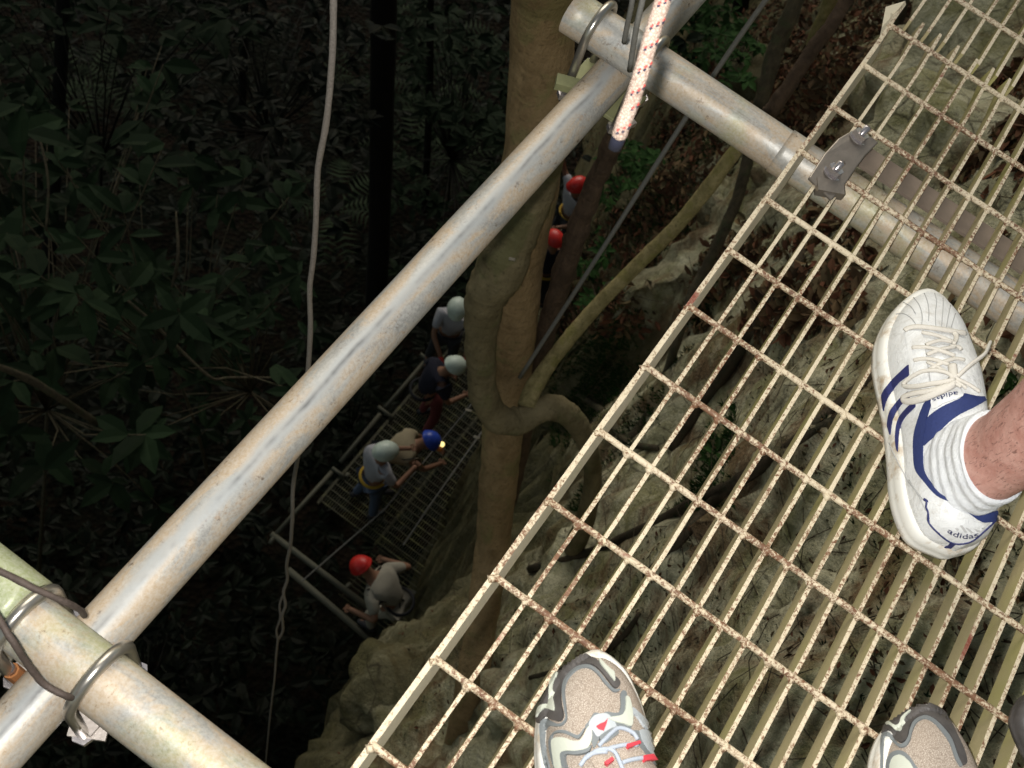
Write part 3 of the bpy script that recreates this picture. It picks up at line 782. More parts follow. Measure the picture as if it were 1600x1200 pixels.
drape('heel_lining', c6(O2, 4, [(430, 110), (385, 220), (358, 330), (357, 450), (370, 540), (420, 610), (500, 700), (600, 748), (700, 812), (770, 858), (850, 852), (880, 790), (790, 812), (740, 790), (640, 735), (540, 700), (480, 640), (430, 560), (412, 480), (412, 380), (430, 280), (440, 200), (465, 110)]), bvA, M['navy'], shA, .0022, 4)
drape('tongue_lining', c6(O2, 4, [(412, 385), (425, 300), (440, 215), (520, 150), (600, 110), (645, 85), (652, 60), (740, 78), (815, 85), (740, 140), (640, 190), (560, 250), (500, 315), (450, 355)]), bvA, M['navy'], shA, .0016, 4)
drape('stripe', c6(O1, 6, [(485, 780), (400, 850), (300, 950), (235, 1045), (228, 1110), (245, 1215), (262, 1150), (292, 1080), (340, 1010), (400, 940), (496, 865)]), bvA, M['navy_line'], shA, .0010, 3, 3)
drape('stripe', c6(O2, 4, [(315, 48), (250, 108), (205, 168), (188, 240), (192, 280), (206, 318), (213, 260), (235, 190), (275, 130), (330, 80)]), bvA, M['navy_line'], shA, .0010, 3, 3)
drape('stripe', c6(O2, 4, [(345, 120), (290, 170), (250, 230), (237, 300), (240, 380), (252, 425), (258, 330), (270, 260), (305, 200), (362, 143)]), bvA, M['navy_line'], shA, .0010, 3, 3)
drape('tongue_label', c6(O1, 6, [(700, 1090), (740, 1072), (830, 1055), (965, 1040), (978, 1080), (880, 1120), (800, 1150), (740, 1190), (700, 1180)]), bvA, M['leather'], shA, .0024, 4, 2)
# eyelet panels, toe cap edge and side seams
drape('eyelet_panel', c6(O1, 6, [(455, 490), (560, 475), (600, 500), (625, 590), (650, 740), (680, 940), (690, 1100), (520, 1130), (500, 900), (480, 640)]), bvA, M['leather'], shA, .0022, 5, 3)
drape('heel_counter', c6(O3, 8, [(385, 40), (560, 80), (760, 160), (960, 270), (1100, 290), (1195, 268), (1100, 390), (960, 490), (840, 538), (720, 530), (600, 460), (510, 380), (440, 300), (425, 180)]), bvA, M['leather'], shA, .0016, 5, 3)
for px in ([(360, 0), (395, 30), (388, 100), (415, 160), (412, 250), (440, 315), (520, 400), (600, 470), (670, 518), (760, 545), (860, 540), (960, 502), (1060, 420), (1160, 330), (1240, 250)],):
    drape_line('heel_trim', c6(O3, 8, px), bvA, .0015, M['navy_line'], shA, 5, .0010)
drape('heel_trim_foot', c6(O3, 8, [(600, 603), (650, 575), (680, 530), (760, 548), (735, 570), (690, 608)]), bvA, M['navy_line'], shA, .0012, 2, 0)
for px in ([(430, 195), (500, 235), (545, 305)], [(525, 150), (580, 225), (605, 320), (602, 400)], [(625, 110), (655, 190), (668, 280), (665, 370)], [(722, 110), (740, 190), (728, 300), (733, 425)], [(800, 155), (800, 250), (785, 430)], [(875, 200), (850, 320), (830, 440)], [(915, 300), (885, 400), (870, 450)],
           [(360, 305), (430, 300), (500, 340), (545, 400)], [(575, 480), (620, 590), (650, 740), (685, 950)], [(455, 500), (480, 640), (500, 850), (500, 900)]):
    drape_line('stitch_seam', c6(O1, 6, px), bvA, .00055, M['seam'], shA, 6, .0002, 6)
for px in ([(200, 370), (250, 480), (300, 580), (345, 640), (420, 730)], [(325, 600), (380, 690), (430, 790)], [(450, 790), (560, 840), (680, 860), (780, 900)]):
    drape_line('stitch_seam', c6(O2, 4, px), bvA, .0006, M['seam'], shA, 6, .0010, 6)
# printed word on the heel and on the tongue label
def px_text(txt, base, height, bvh, mat, parent, name, off=.0030, flip=False, bold=.012):
    """lettering laid on the surface along a baseline given by 3 pixel points"""
    cu = bpy.data.curves.new('t', 'FONT'); cu.body = txt; cu.size = 1; cu.offset = bold
    to = bpy.data.objects.new('t', cu); COL.objects.link(to); dg = bpy.context.evaluated_depsgraph_get()
    me = bpy.data.meshes.new_from_object(to.evaluated_get(dg)); bpy.data.objects.remove(to)
    xs = [v.co.x for v in me.vertices]; x0, x1 = min(xs), max(xs); A, B, C = [np.array(p, float) for p in base]
    V = []
    for v in me.vertices:
        t = (v.co.x-x0)/(x1-x0); p = A*(1-t)**2+2*(2*B-.5*A-.5*C)*t*(1-t)+C*t*t
        dd = 2*(1-t)*((2*B-.5*A-.5*C)-A)+2*t*(C-(2*B-.5*A-.5*C)); dd = dd/np.hypot(*dd)
        up = np.array([dd[1], -dd[0]])
        p = p+up*v.co.y*height/.7
        h, n, i_, d_ = bvh.ray_cast(CAM, ray(p[0], p[1]))
        if h is None: h, n = V[-1] if V else Vector(), Vector((0, 0, 1))
        if n.dot(CAM-h) < 0: n = -n
        V.append(h+n*off)
    o = mesh_obj(name, V, [tuple(p.vertices) for p in me.polygons], mat, parent); bpy.data.meshes.remove(me); return o
px_text('adidas', ((1480, 828), (1503, 838), (1528, 835)), 7.5, bvA, M['ink'], shA, 'heel_print')
px_text('adidas', ((1495, 614), (1476, 617), (1458, 625)), 7.0, bvA, M['ink'], shA, 'tongue_print')
for pl in ([(735, 350), (760, 345), (785, 365), (760, 380)], [(790, 320), (820, 318), (880, 400), (850, 400)], [(860, 345), (890, 350), (960, 405), (925, 410)], [(955, 352), (985, 360), (1040, 385), (1010, 400)]):
    drape('print_bar', c6(O3, 8, pl), bvA, M['silver_print'], shA, .0022, 2, 0)
# laces
LA = [([(450, 475), (480, 455), (560, 440), (700, 455), (840, 475), (920, 490), (990, 500)], .0024), ([(600, 495), (740, 525), (890, 590)], .0022), ([(895, 500), (915, 530), (905, 575), (885, 600)], .0022), ([(525, 632), (640, 632), (760, 660), (900, 715)], .0024),
      ([(640, 610), (760, 570), (870, 585)], .0020), ([(860, 625), (930, 630), (960, 655)], .0022), ([(545, 748), (620, 738), (720, 750), (850, 795)], .0024), ([(655, 700), (770, 655), (900, 630)], .0020), ([(680, 840), (780, 780), (900, 740), (985, 750)], .0020),
      ([(660, 770), (760, 820), (880, 900)], .0020)]
for px, r in LA: drape_line('lace', c6(O1, 6, px), bvA, r*1.3, M['lace'], shA, 6, .0030, 8, .7)
LB = [([(885, 930), (830, 890), (740, 865), (640, 865), (560, 900), (490, 950), (480, 990), (560, 1000), (700, 985), (800, 975), (890, 960)], .0025), ([(890, 990), (800, 1020), (700, 1045), (570, 1060), (480, 1085), (475, 1120), (530, 1135), (640, 1115), (760, 1065), (850, 1020), (900, 985)], .0030),
      ([(895, 985), (920, 1000), (950, 1020)], .002), ([(870, 820), (875, 880), (885, 940)], .0036), ([(900, 930), (940, 960), (1000, 990), (1110, 1060)], .0022), ([(900, 960), (950, 1000), (990, 1030)], .002)]
for px, r in LB: drape_line('lace', c6(O1, 6, px), bvA, r*1.3, M['lace'], shA, 6, .0065, 8, .7)
K = c6(O1, 6, [(880, 945), (960, 870), (1060, 780), (1180, 690), (1215, 640), (1232, 595), (1245, 570)])
PZ = [un(u, v, z) for (u, v), z in zip(K, (.098, .108, .112, .108, .100, .092, .086))]
q = MB(); q.tube([Vector(a) for a in spline([tuple(p) for p in PZ], 6)], .0027, 8, flat=.7); q.build('lace_end', M['lace'], shA, smooth=True)
kn = at(*((1340+885/6., 440+940/6.)), (un(1487, 597, .098)-CAM).dot(FWD)); q = MB(); q.tube([kn-RIGHT*.004-DOWN*.003, kn+RIGHT*.001, kn+RIGHT*.005+DOWN*.004], [.003, .0058, .003], 10); q.build('lace_knot', M['lace'], shA, smooth=True)
# sock and leg: the ankle rises from the shoe and leans slightly
ax0 = lvA(.066, .016, .05)
AXIS = [lvA(.072, .014, .050), lvA(.070, .014, .075), lvA(.066, .013, .100), lvA(.064, .013, .122), lvA(.062, .012, .145), lvA(.060, .012, .20), lvA(.058, .012, .30)]
rx = [.056, .050, .045, .043, .0415, .046, .060]; ry = [.037, .0365, .036, .036, .0355, .042, .056]
dxA = Vector((math.cos(math.radians(30.5)), math.sin(math.radians(30.5)), 0)); dyA = Vector((-dxA.y, dxA.x, 0))
def limb(zs_, off, ribs, name, mat, parent):
    V = []; n = 56; kk = len(zs_)
    zt = [p.z for p in AXIS]
    for i, z in enumerate(zs_):
        cx_ = np.interp(z, zt, [p.x for p in AXIS]); cy_ = np.interp(z, zt, [p.y for p in AXIS]); a_ = np.interp(z, zt, rx)+off; b_ = np.interp(z, zt, ry)+off
        for j in range(n):
            th = 2*math.pi*j/n
            tilt = .012*math.cos(th)   # folds slope down towards the front
            f = 1.0
            if ribs:
                ph = z*1.0+.004*math.sin(2*th+1)+.003*noise.noise(Vector((math.cos(th)*2, math.sin(th)*2, z*30)))
                f += .019*math.sin(ph*2*math.pi/.0125)*min(1, max(0, (z-.055)/.03))+.035*noise.noise(Vector((math.cos(th)*2, math.sin(th)*2, z*55)))
            V.append(Vector((cx_, cy_, z))+dxA*(math.cos(th)*a_*f)+dyA*(math.sin(th)*b_*f)+Vector((0, 0, tilt if ribs else 0)))
    Fc = [(i*n+j, i*n+(j+1) % n, (i+1)*n+(j+1) % n, (i+1)*n+j) for i in range(kk-1) for j in range(n)]+[tuple(range(n))[::-1], tuple((kk-1)*n+j for j in range(n))]
    return mesh_obj(name, V, Fc, mat, parent, smooth=True)
limb([.045+i*.0022 for i in range(40)], .0028, True, 'sock', M['sock'], pA)
limb([.11+i*.008 for i in range(30)], 0, False, 'leg', M['skin'], pA)

# ------------------------------------------------------------------ the photographer's two beige trail shoes
pB = thing('person', 'feet in two beige grey trail shoes with dark toe caps, bottom edge', 'person', (.14, -.22, .004))
TST = [(0, .030, -.024, .05), (.02, .040, -.034, .075), (.06, .040, -.036, .090), (.12, .043, -.038, .100), (.17, .049, -.044, .094), (.21, .054, -.048, .080), (.245, .052, -.046, .068), (.27, .044, -.040, .060), (.29, .030, -.030, .050), (.303, .013, -.015, .038), (.308, .002, -.003, .028)]
def shoe_at(toe, deg, mirror):
    a = math.radians(deg); d = Vector((math.cos(a), math.sin(a), 0)); o = Vector((toe[0], toe[1], .004))-d*.308
    return make_shoe(pB, o, a, TST, .030, [2.6, 2.5, 2.5], mat=M['mesh'], sole=M['sole'], mirror=mirror)
shB, bvB, lvB = shoe_at((.183, -.103), 37, False)
O4 = (820, 1000)
def d4(name, pts, mat, off=.0014, step=4., sm=3): return drape(name, c6(O4, 6, pts), bvB, M[mat], shB, off, step, sm)
d4('toe_cap', [(120, 760), (105, 640), (120, 480), (165, 350), (260, 230), (400, 150), (490, 115), (620, 160), (720, 240), (820, 330), (885, 400), (870, 450), (830, 450), (780, 390), (700, 290), (620, 235), (520, 240), (430, 300), (370, 370), (345, 470), (350, 600), (370, 700), (340, 765), (260, 750), (200, 720), (150, 780)], 'shoe_dark', .0022)
d4('toe_swoosh', [(325, 318), (290, 345), (255, 420), (242, 500), (250, 600), (190, 615), (150, 650), (135, 730), (165, 680), (200, 650), (250, 655), (290, 672), (298, 640), (285, 560), (275, 480), (285, 400)], 'shoe_pale', .0036, 3)
d4('toe_swoosh', [(690, 195), (740, 240), (790, 290), (825, 320), (835, 400), (800, 360), (760, 310), (710, 250)], 'shoe_pale', .0036, 3)
d4('piping', [(150, 790), (200, 735), (260, 765), (335, 790), (385, 740), (375, 640), (362, 560), (358, 460), (380, 375), (440, 300), (520, 250), (610, 245), (690, 300), (760, 390), (830, 465), (885, 465), (870, 490), (820, 485), (740, 405), (680, 325), (600, 268), (520, 272), (450, 322), (400, 390), (380, 470), (385, 560), (395, 650), (400, 745), (355, 805), (290, 812), (230, 810), (195, 870), (190, 960), (210, 1080), (240, 1200), (200, 1200), (165, 1050), (150, 900)], 'shoe_grey', .0018)
d4('vamp_overlay', [(565, 820), (600, 770), (640, 700), (680, 690), (720, 705), (760, 680), (830, 690), (880, 680), (895, 600), (890, 520), (910, 480), (945, 500), (950, 600), (990, 640), (1000, 740), (990, 830), (940, 850), (880, 830), (820, 850), (760, 880), (700, 930), (660, 1010), (640, 1010), (610, 900)], 'shoe_grey', .0018)
d4('vamp_badge', [(650, 720), (760, 700), (820, 760), (850, 830), (740, 880), (680, 920), (630, 850), (600, 800)], 'shoe_silver', .0026)
d4('side_overlay', [(275, 980), (290, 930), (370, 920), (480, 960), (540, 940), (580, 850), (612, 820), (632, 870), (625, 960), (590, 1030), (500, 1050), (380, 1050), (360, 1120), (370, 1200), (310, 1200), (290, 1100)], 'shoe_pale', .0034)
d4('side_overlay', [(780, 745), (880, 725), (920, 690), (935, 600), (935, 540), (965, 560), (985, 640), (998, 760), (985, 820), (920, 800), (840, 780)], 'shoe_pale', .0034)
d4('side_piping', [(262, 930), (290, 880), (380, 880), (490, 930), (530, 910), (570, 830), (545, 850), (500, 900), (400, 855), (320, 850), (265, 890), (240, 960), (255, 1080), (290, 1200), (310, 1200), (278, 1080)], 'shoe_grey', .0022)
d4('side_piping', [(630, 1000), (600, 1060), (500, 1085), (400, 1080), (392, 1140), (410, 1200), (380, 1200), (362, 1120), (370, 1055), (500, 1050), (590, 1030)], 'shoe_grey', .0036)
d4('outer_overlay', [(1060, 860), (1120, 850), (1190, 900), (1250, 980), (1330, 1080), (1400, 1190), (1420, 1260), (1340, 1260), (1250, 1150), (1150, 1050), (1090, 960)], 'shoe_silver', .0026)
d4('outer_overlay', [(1000, 640), (1050, 680), (1120, 750), (1190, 840), (1230, 920), (1190, 880), (1110, 820), (1040, 720), (1005, 700)], 'shoe_silver', .0022)
d4('outer_piping', [(985, 870), (1050, 860), (1080, 950), (1150, 1060), (1250, 1160), (1330, 1260), (1260, 1260), (1150, 1120), (1070, 1020), (1020, 930)], 'shoe_grey', .0024)
d4('tongue', [(640, 1060), (700, 990), (770, 940), (860, 880), (940, 895), (1010, 940), (1060, 1030), (1130, 1130), (1200, 1260), (760, 1260), (640, 1180)], 'mesh', .0040)
d4('lace_loop', [(695, 935), (740, 890), (830, 845), (868, 895), (830, 930), (760, 985), (730, 985)], 'shoe_grey', .0052, 3)
for px in ([(590, 1130), (680, 1060), (780, 1050), (840, 1090), (880, 1190), (910, 1260)], [(690, 1020), (740, 960), (800, 900), (870, 850), (980, 890), (1030, 960)], [(740, 1060), (830, 1030), (930, 1010), (1030, 1010)], [(900, 1180), (980, 1150), (1080, 1130), (1150, 1120)], [(540, 1200), (600, 1110), (680, 1080), (760, 1075)]):
    drape_line('lace', c6(O4, 6, px), bvB, .0019, M['shoe_lace'], shB, 6, .0052, 8)
for pl in ([(930, 1020), (1030, 983), (1042, 1010), (945, 1050)], [(1065, 1125), (1135, 1100), (1168, 1150), (1085, 1175)], [(740, 1190), (800, 1140), (822, 1165), (770, 1215)]):
    d4('red_tab', pl, 'shoe_red', .0085, 3, 0)
d4('red_print', [(665, 825), (700, 800), (740, 785), (772, 750), (760, 800), (735, 865), (690, 850)], 'shoe_red', .0034, 3, 0)
d4('toe_guard_edge', [(155, 385), (110, 500), (72, 620), (62, 720), (95, 780), (100, 640), (120, 500)], 'sole', .0022)
shC, bvC, lvC = shoe_at((.338, -.396), 30, False)
O5 = (1340, 1080); s5 = 1600/260.
def d5(name, pts, mat, off=.0014, step=4., sm=3): return drape(name, c6(O5, s5, pts), bvC, M[mat], shC, off, step, sm)
d5('toe_cap', [(240, 415), (290, 300), (400, 190), (500, 130), (600, 108), (720, 140), (820, 200), (880, 290), (950, 430), (1010, 560), (1040, 680), (1010, 715), (970, 660), (930, 530), (880, 420), (800, 330), (720, 265), (650, 240), (580, 260), (520, 320), (495, 400), (480, 460), (430, 500), (370, 470), (330, 400), (290, 380)], 'shoe_dark', .0022)
d5('toe_swoosh', [(490, 215), (430, 270), (410, 330), (370, 345), (320, 310), (285, 335), (330, 345), (375, 390), (430, 395), (450, 320), (470, 260), (520, 205)], 'shoe_pale', .0036, 3)
d5('piping', [(240, 430), (300, 400), (345, 440), (400, 510), (450, 505), (490, 450), (510, 370), (550, 290), (640, 245), (730, 275), (830, 370), (900, 470), (960, 640), (1000, 720), (975, 720), (930, 640), (880, 500), (800, 385), (720, 300), (640, 270), (570, 310), (530, 390), (510, 470), (465, 535), (400, 540), (330, 475), (300, 440), (260, 450), (250, 600), (245, 760), (225, 760), (230, 560)], 'shoe_grey', .0018)
d5('side_overlay', [(330, 700), (360, 640), (420, 620), (480, 660), (540, 740), (560, 800), (420, 800), (330, 800)], 'shoe_pale', .003)
d5('side_piping', [(300, 700), (330, 620), (400, 585), (480, 610), (560, 720), (600, 800), (570, 800), (520, 710), (470, 650), (420, 622), (360, 645), (330, 720), (325, 800), (300, 800)], 'shoe_grey', .0034)
# dark shoe of somebody standing just outside the frame
pC = thing('person', 'tip of a dark maroon shoe just entering at the lower right edge', 'person', (.40, -.62, .004))
tip = un(1610, 1128, .03)
a = math.radians(115); d = Vector((math.cos(a), math.sin(a), 0))
make_shoe(pC, Vector((tip.x, tip.y-.004, .004))-d*.29, a, [(x, l, r, h*.95) for x, l, r, h in TST], .026, [2.6, 2.5, 2.4], mat=M['maroon'], sole=M['shoe_dark'])

# ------------------------------------------------------------------ lower platform far below
ZP = -12.6
lp = thing('lower_platform', 'lower grating platform far below with rail pipes where the helmeted people stand', 'platform', (4.4, 1.7, ZP))
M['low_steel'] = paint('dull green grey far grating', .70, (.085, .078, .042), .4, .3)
M['low_pipe'] = simple('dull weathered rail pipe', (.11, .105, .075), .7, .1, .3, 8)
def lpx(u, v, z=ZP): return un(u, v, z)
lr = None
for i in range(75):
    x = 4.42+i*.1
    if lr is None:
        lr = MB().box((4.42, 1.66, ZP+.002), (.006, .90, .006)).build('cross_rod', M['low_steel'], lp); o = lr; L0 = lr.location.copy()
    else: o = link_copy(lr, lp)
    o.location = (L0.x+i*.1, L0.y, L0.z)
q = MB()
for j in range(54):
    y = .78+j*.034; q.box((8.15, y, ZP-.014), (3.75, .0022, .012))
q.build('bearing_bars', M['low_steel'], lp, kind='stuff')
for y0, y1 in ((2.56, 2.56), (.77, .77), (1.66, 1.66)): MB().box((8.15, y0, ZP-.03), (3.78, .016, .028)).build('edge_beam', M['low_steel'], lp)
def lpipe(a, b, r, nm='rail_pipe'):
    q = MB(); q.tube([a, (Vector(a)+Vector(b))/2, b], r, 12); return q.build(nm, M['low_pipe'], lp, smooth=True)
for a, b in (((430, 836), (519, 737)), ((532, 722), (594, 647)), ((602, 637), (663, 566)), ((672, 556), (735, 486)), ((742, 478), (800, 410))):
    lpipe(lpx(*a), lpx(*b), .030)
for a, b in (((519, 731), (538, 745)), ((591, 635), (614, 653)), ((657, 553), (684, 573)), ((728, 474), (754, 494))): lpipe(lpx(*a, ZP+.03), lpx(*b, ZP+.03), .024, 'bracket')
lpipe(lpx(424, 834), lpx(600, 968), .038); lpipe(lpx(450, 890), lpx(620, 1035), .042); lpipe(lpx(430, 836), lpx(422, 850), .03)
lpipe(lpx(540, 746), lpx(545, 740), .03, 'coupling'); lpipe(lpx(536, 922), lpx(548, 912), .028, 'coupling')
# hand lines strung above the platform
for pts, r, lb in (([(472, 908, -11.9), (600, 797, -11.75), (735, 634, -11.7), (790, 566, -11.7)], .010, 'thin hand line strung over the lower platform through the group'),
                   ([(630, 852, -11.8), (668, 795, -11.75), (742, 690, -11.7), (800, 610, -11.7)], .010, 'grey hand line above the lower platform right of the group')):
    P = [un(*a) for a in pts]; q = MB(); q.tube(P, r, 6); tag(q.build('hand_line', M['cable'], loc=P[0]), lb, 'cable')
ls = thing('lower_step', 'small lower grating step between the rail pipes where the red helmeted person leans', 'platform', lpx(610, 930, ZP-.1))
q = MB(); c = lpx(618, 925, ZP-.1)
for k in range(16): q.box((c.x-.45+k*.06, c.y, c.z), (.005, .55, .01))
for k in range(3): q.box((c.x, c.y-.5+k*.5, c.z-.016), (.47, .005, .006))
q.build('grate_bars', M['low_steel'], ls, kind='stuff')

# ------------------------------------------------------------------ people on the lower platform
def skin_body(name, joints, edges, mat, parent, sub=1, loc=None):
    me = bpy.data.meshes.new(name); names = list(joints); base = origin_of(parent)
    me.from_pydata([tuple(Vector(joints[n][0])-base) for n in names], [(names.index(a), names.index(b)) for a, b in edges], [])
    o = bpy.data.objects.new(name, me); COL.objects.link(o)
    md = o.modifiers.new('skin', 'SKIN'); md.use_smooth_shade = True
    for i, n in enumerate(names):
        r = joints[n][1]; me.skin_vertices[0].data[i].radius = (r if hasattr(r, '__len__') else (r, r))
        me.skin_vertices[0].data[i].use_root = (i == 0)
    sb = o.modifiers.new('sub', 'SUBSURF'); sb.levels = sub; sb.render_levels = sub
    dg = bpy.context.evaluated_depsgraph_get(); m2 = bpy.data.meshes.new_from_object(o.evaluated_get(dg))
    o.modifiers.clear(); o.data = m2; bpy.data.meshes.remove(me)
    m2.materials.clear(); m2.materials.append(mat); o.parent = parent; m2.name = name
    return o
M['helmet_white'] = simple('white helmet', (.60, .68, .60), .4, 0, .06, 12)
M['helmet_red'] = simple('red helmet', (.62, .03, .025), .35, 0, .1, 12)
M['helmet_blue'] = simple('blue helmet', (.03, .07, .42), .3, 0, .2, 12)
M['shirt_white'] = simple('white shirt', (.42, .41, .44), .9, 0, .15, 9)
M['shirt_khaki'] = simple('khaki shirt', (.34, .28, .18), .9, 0, .15, 9)
M['shirt_navy'] = simple('navy shirt', (.014, .014, .028), .9, 0, .2, 9)
M['shirt_grey'] = simple('pale grey shirt', (.34, .31, .25), .9, 0, .2, 9)
M['jeans'] = simple('blue jeans', (.07, .095, .15), .9, 0, .25, 14)
M['trousers_dark'] = simple('dark trousers', (.03, .03, .035), .9)
M['trousers_maroon'] = simple('maroon trousers', (.16, .035, .035), .9)
M['harness'] = simple('black harness webbing', (.012, .012, .015), .8)
M['harness_yellow'] = simple('yellow harness webbing', (.45, .28, .03), .8)
M['glove_red'] = simple('red glove', (.55, .04, .03), .8)
M['orange'] = simple('orange strap', (.65, .2, .03), .7)
M['lamp'] = simple('lamp lens', (.9, .75, .25), .3)
M['lamp'].node_tree.nodes['Principled BSDF'].inputs['Emission Color'].default_value = (1, .8, .3, 1)   # the headlamp is lit
M['lamp'].node_tree.nodes['Principled BSDF'].inputs['Emission Strength'].default_value = 1.6
def person(label, head_px, head_z, face, pose, shirt, trousers, helmet, extras=()):
    """face: heading angle (0 = +X, 90 = +Y); pose: dict of joints in body frame (fwd, left, up from the platform)"""
    h = un(head_px[0], head_px[1], head_z); a = math.radians(face)
    fx = Vector((math.cos(a), math.sin(a), 0)); fy = Vector((-fx.y, fx.x, 0))
    hf, hl, hu = pose['head']
    org = h-fx*hf-fy*hl; org.z = ZP+.012
    sc = (h.z-org.z)/hu
    def W(p): return org+fx*p[0]*sc+fy*p[1]*sc+Vector((0, 0, p[2]*sc))
    t = thing('person', label, 'person', org)
    P = pose
    J = {}
    R_ = {'pelvis': .115, 'waist': .105, 'chest': .125, 'neck': .055, 'head': .085, 'crown': .075,
          'shL': .055, 'elL': .040, 'wrL': .030, 'haL': .034, 'shR': .055, 'elR': .040, 'wrR': .030, 'haR': .034,
          'hiL': .085, 'knL': .058, 'anL': .040, 'toL': .036, 'hiR': .085, 'knR': .058, 'anR': .040, 'toR': .036}
    mid = lambda a_, b_, t_: tuple(P[a_][i]*(1-t_)+P[b_][i]*t_ for i in range(3))
    P = dict(P); P['waist'] = P.get('waist', mid('pelvis', 'chest', .5)); P['neck'] = mid('chest', 'head', .55)
    hd = Vector(P['head'])-Vector(P['neck']); P['crown'] = tuple(Vector(P['head'])+hd.normalized()*.07)
    for s in 'LR':
        an = Vector(P['an'+s]); P['to'+s] = (an.x+.17, an.y, max(0.03, an.z-.05))
        wv = Vector(P['wr'+s]); ev = Vector(P['el'+s]); P['ha'+s] = tuple(wv+(wv-ev).normalized()*.09)
    for k in R_: J[k] = (W(P[k]), R_[k]*sc)
    E_ = [('pelvis', 'waist'), ('waist', 'chest'), ('chest', 'neck'), ('neck', 'head'), ('head', 'crown')]
    for s in 'LR': E_ += [('chest', 'sh'+s), ('sh'+s, 'el'+s), ('el'+s, 'wr'+s), ('wr'+s, 'ha'+s), ('pelvis', 'hi'+s), ('hi'+s, 'kn'+s), ('kn'+s, 'an'+s), ('an'+s, 'to'+s)]
    skin_body('body', {k: J[k] for k in ['pelvis']+[x for x in J if x != 'pelvis']}, E_, M['skin_far'], t)
    # hands: thumb and fingers
    for s in 'LR':
        hv = W(P['ha'+s]); dv = (W(P['ha'+s])-W(P['wr'+s])).normalized(); sd_ = dv.cross(Vector((0, 0, 1)))
        if sd_.length < .1: sd_ = fy.copy()
        sd_.normalize(); q = MB()
        for g in range(4):
            b0 = hv+sd_*(g-1.5)*.019; q.tube([b0, b0+dv*.045, b0+dv*.06+Vector((0, 0, -.035))], [.010, .009, .007], 6)
        b0 = hv-dv*.03-sd_*.03; q.tube([b0, b0-sd_*.02+dv*.02, b0-sd_*.022+dv*.05], [.011, .010, .008], 6)
        q.build('fingers', M['glove_red'] if ('glove' in extras and s == 'L') else M['skin_far'], t, smooth=True)
        if 'glove' in extras:
            q = MB(); q.tube([W(P['wr'+s])-dv*.05, W(P['wr'+s]), hv, hv+dv*.03], [.040, .042, .052, .035], 10, flat=.7); q.build('glove', M['glove_red'], t, smooth=True)
    g = 1.17
    sh = {'chest': (J['chest'][0], .172*sc), 'waist': (J['waist'][0], .140*sc), 'pelvis': (J['pelvis'][0]+Vector((0, 0, .02)), .128*sc), 'neck': (W(mid('chest', 'neck', .7)), .098*sc)}
    ee = [('chest', 'waist'), ('waist', 'pelvis'), ('chest', 'neck')]
    for s in 'LR':
        sh['sh'+s] = (J['sh'+s][0], .090*sc); m1 = W(mid('sh'+s, 'el'+s, .75)); sh['sl'+s] = (m1, .060*sc)
        ee += [('chest', 'sh'+s), ('sh'+s, 'sl'+s)]
    skin_body('shirt', sh, ee, shirt, t)
    tr = {'pelvis': (J['pelvis'][0]-Vector((0, 0, .02)), .132*sc)}; ee = []
    for s in 'LR':
        tr['hi'+s] = (J['hi'+s][0], .098*sc); tr['kn'+s] = (J['kn'+s][0], .072*sc); tr['an'+s] = (J['an'+s][0]+Vector((0, 0, .03)), .058*sc)
        ee += [('pelvis', 'hi'+s), ('hi'+s, 'kn'+s), ('kn'+s, 'an'+s)]
    skin_body('trousers', tr, ee, trousers, t)
    for s in 'LR':
        q = MB(); c = J['an'+s][0]; e_ = J['to'+s][0]; q.tube([c+(c-e_)*.3+Vector((0, 0, -.02)), c+Vector((0, 0, -.015)), (c+e_)/2, e_], [.045, .052, .05, .035], 10, flat=.8); q.build('boot', M['trousers_dark'], t, smooth=True)
    # helmet: an egg shaped shell with brim and ridges
    up = (W(P['crown'])-W(P['neck'])).normalized(); fo = (fx-up*fx.dot(up)).normalized(); si = up.cross(fo); c = W(P['head'])+up*.055
    V = []; n = 24
    for i in range(9):
        el = math.pi/2*i/8; rr = math.cos(el); zz = math.sin(el)
        for j in range(n):
            th = 2*math.pi*j/n; ri = 1+.02*math.cos(6*th)*math.cos(el)
            V.append(c+fo*(math.cos(th)*.150*rr*ri)+si*(math.sin(th)*.122*rr*ri)+up*(.118*zz))
    for (k_, dz) in ((1.09, -.012), (1.0, -.018)):
        for j in range(n):
            th = 2*math.pi*j/n; br = k_+(.12 if abs(th) < .9 or th > 5.4 else 0)*(k_ > 1.05)
            V.append(c+fo*(math.cos(th)*.150*br)+si*(math.sin(th)*.122*k_)+up*dz)
    Fc = [(i*n+j, i*n+(j+1) % n, (i+1)*n+(j+1) % n, (i+1)*n+j) for i in range(8) for j in range(n)]
    Fc += [(9*n+j, 9*n+(j+1) % n, (j+1) % n, j) for j in range(n)]+[(10*n+j, 10*n+(j+1) % n, 9*n+(j+1) % n, 9*n+j) for j in range(n)]
    hm = mesh_obj('helmet', V, Fc, helmet, t, smooth=True)
    if 'lamp' in extras:
        for k_, mt_ in ((-.15, 'lamp'), (-.9, 'orange')):
            p = c+fo*(.155*math.cos(k_))+si*(.125*math.sin(k_))+up*.02; q = MB(); q.tube([p-fo*.01+up*.02, p+fo*.035+up*.03], [.034, .032], 10); q.build('headlamp', M[mt_], hm, smooth=True)
    # face: nose, ears, eyes
    q = MB(); fc = W(P['head'])+fo*.082-up*.02; q.tube([fc+up*.02, fc+fo*.018-up*.01, fc-up*.018], [.007, .012, .006], 6); q.build('nose', M['skin_far'], t, smooth=True)
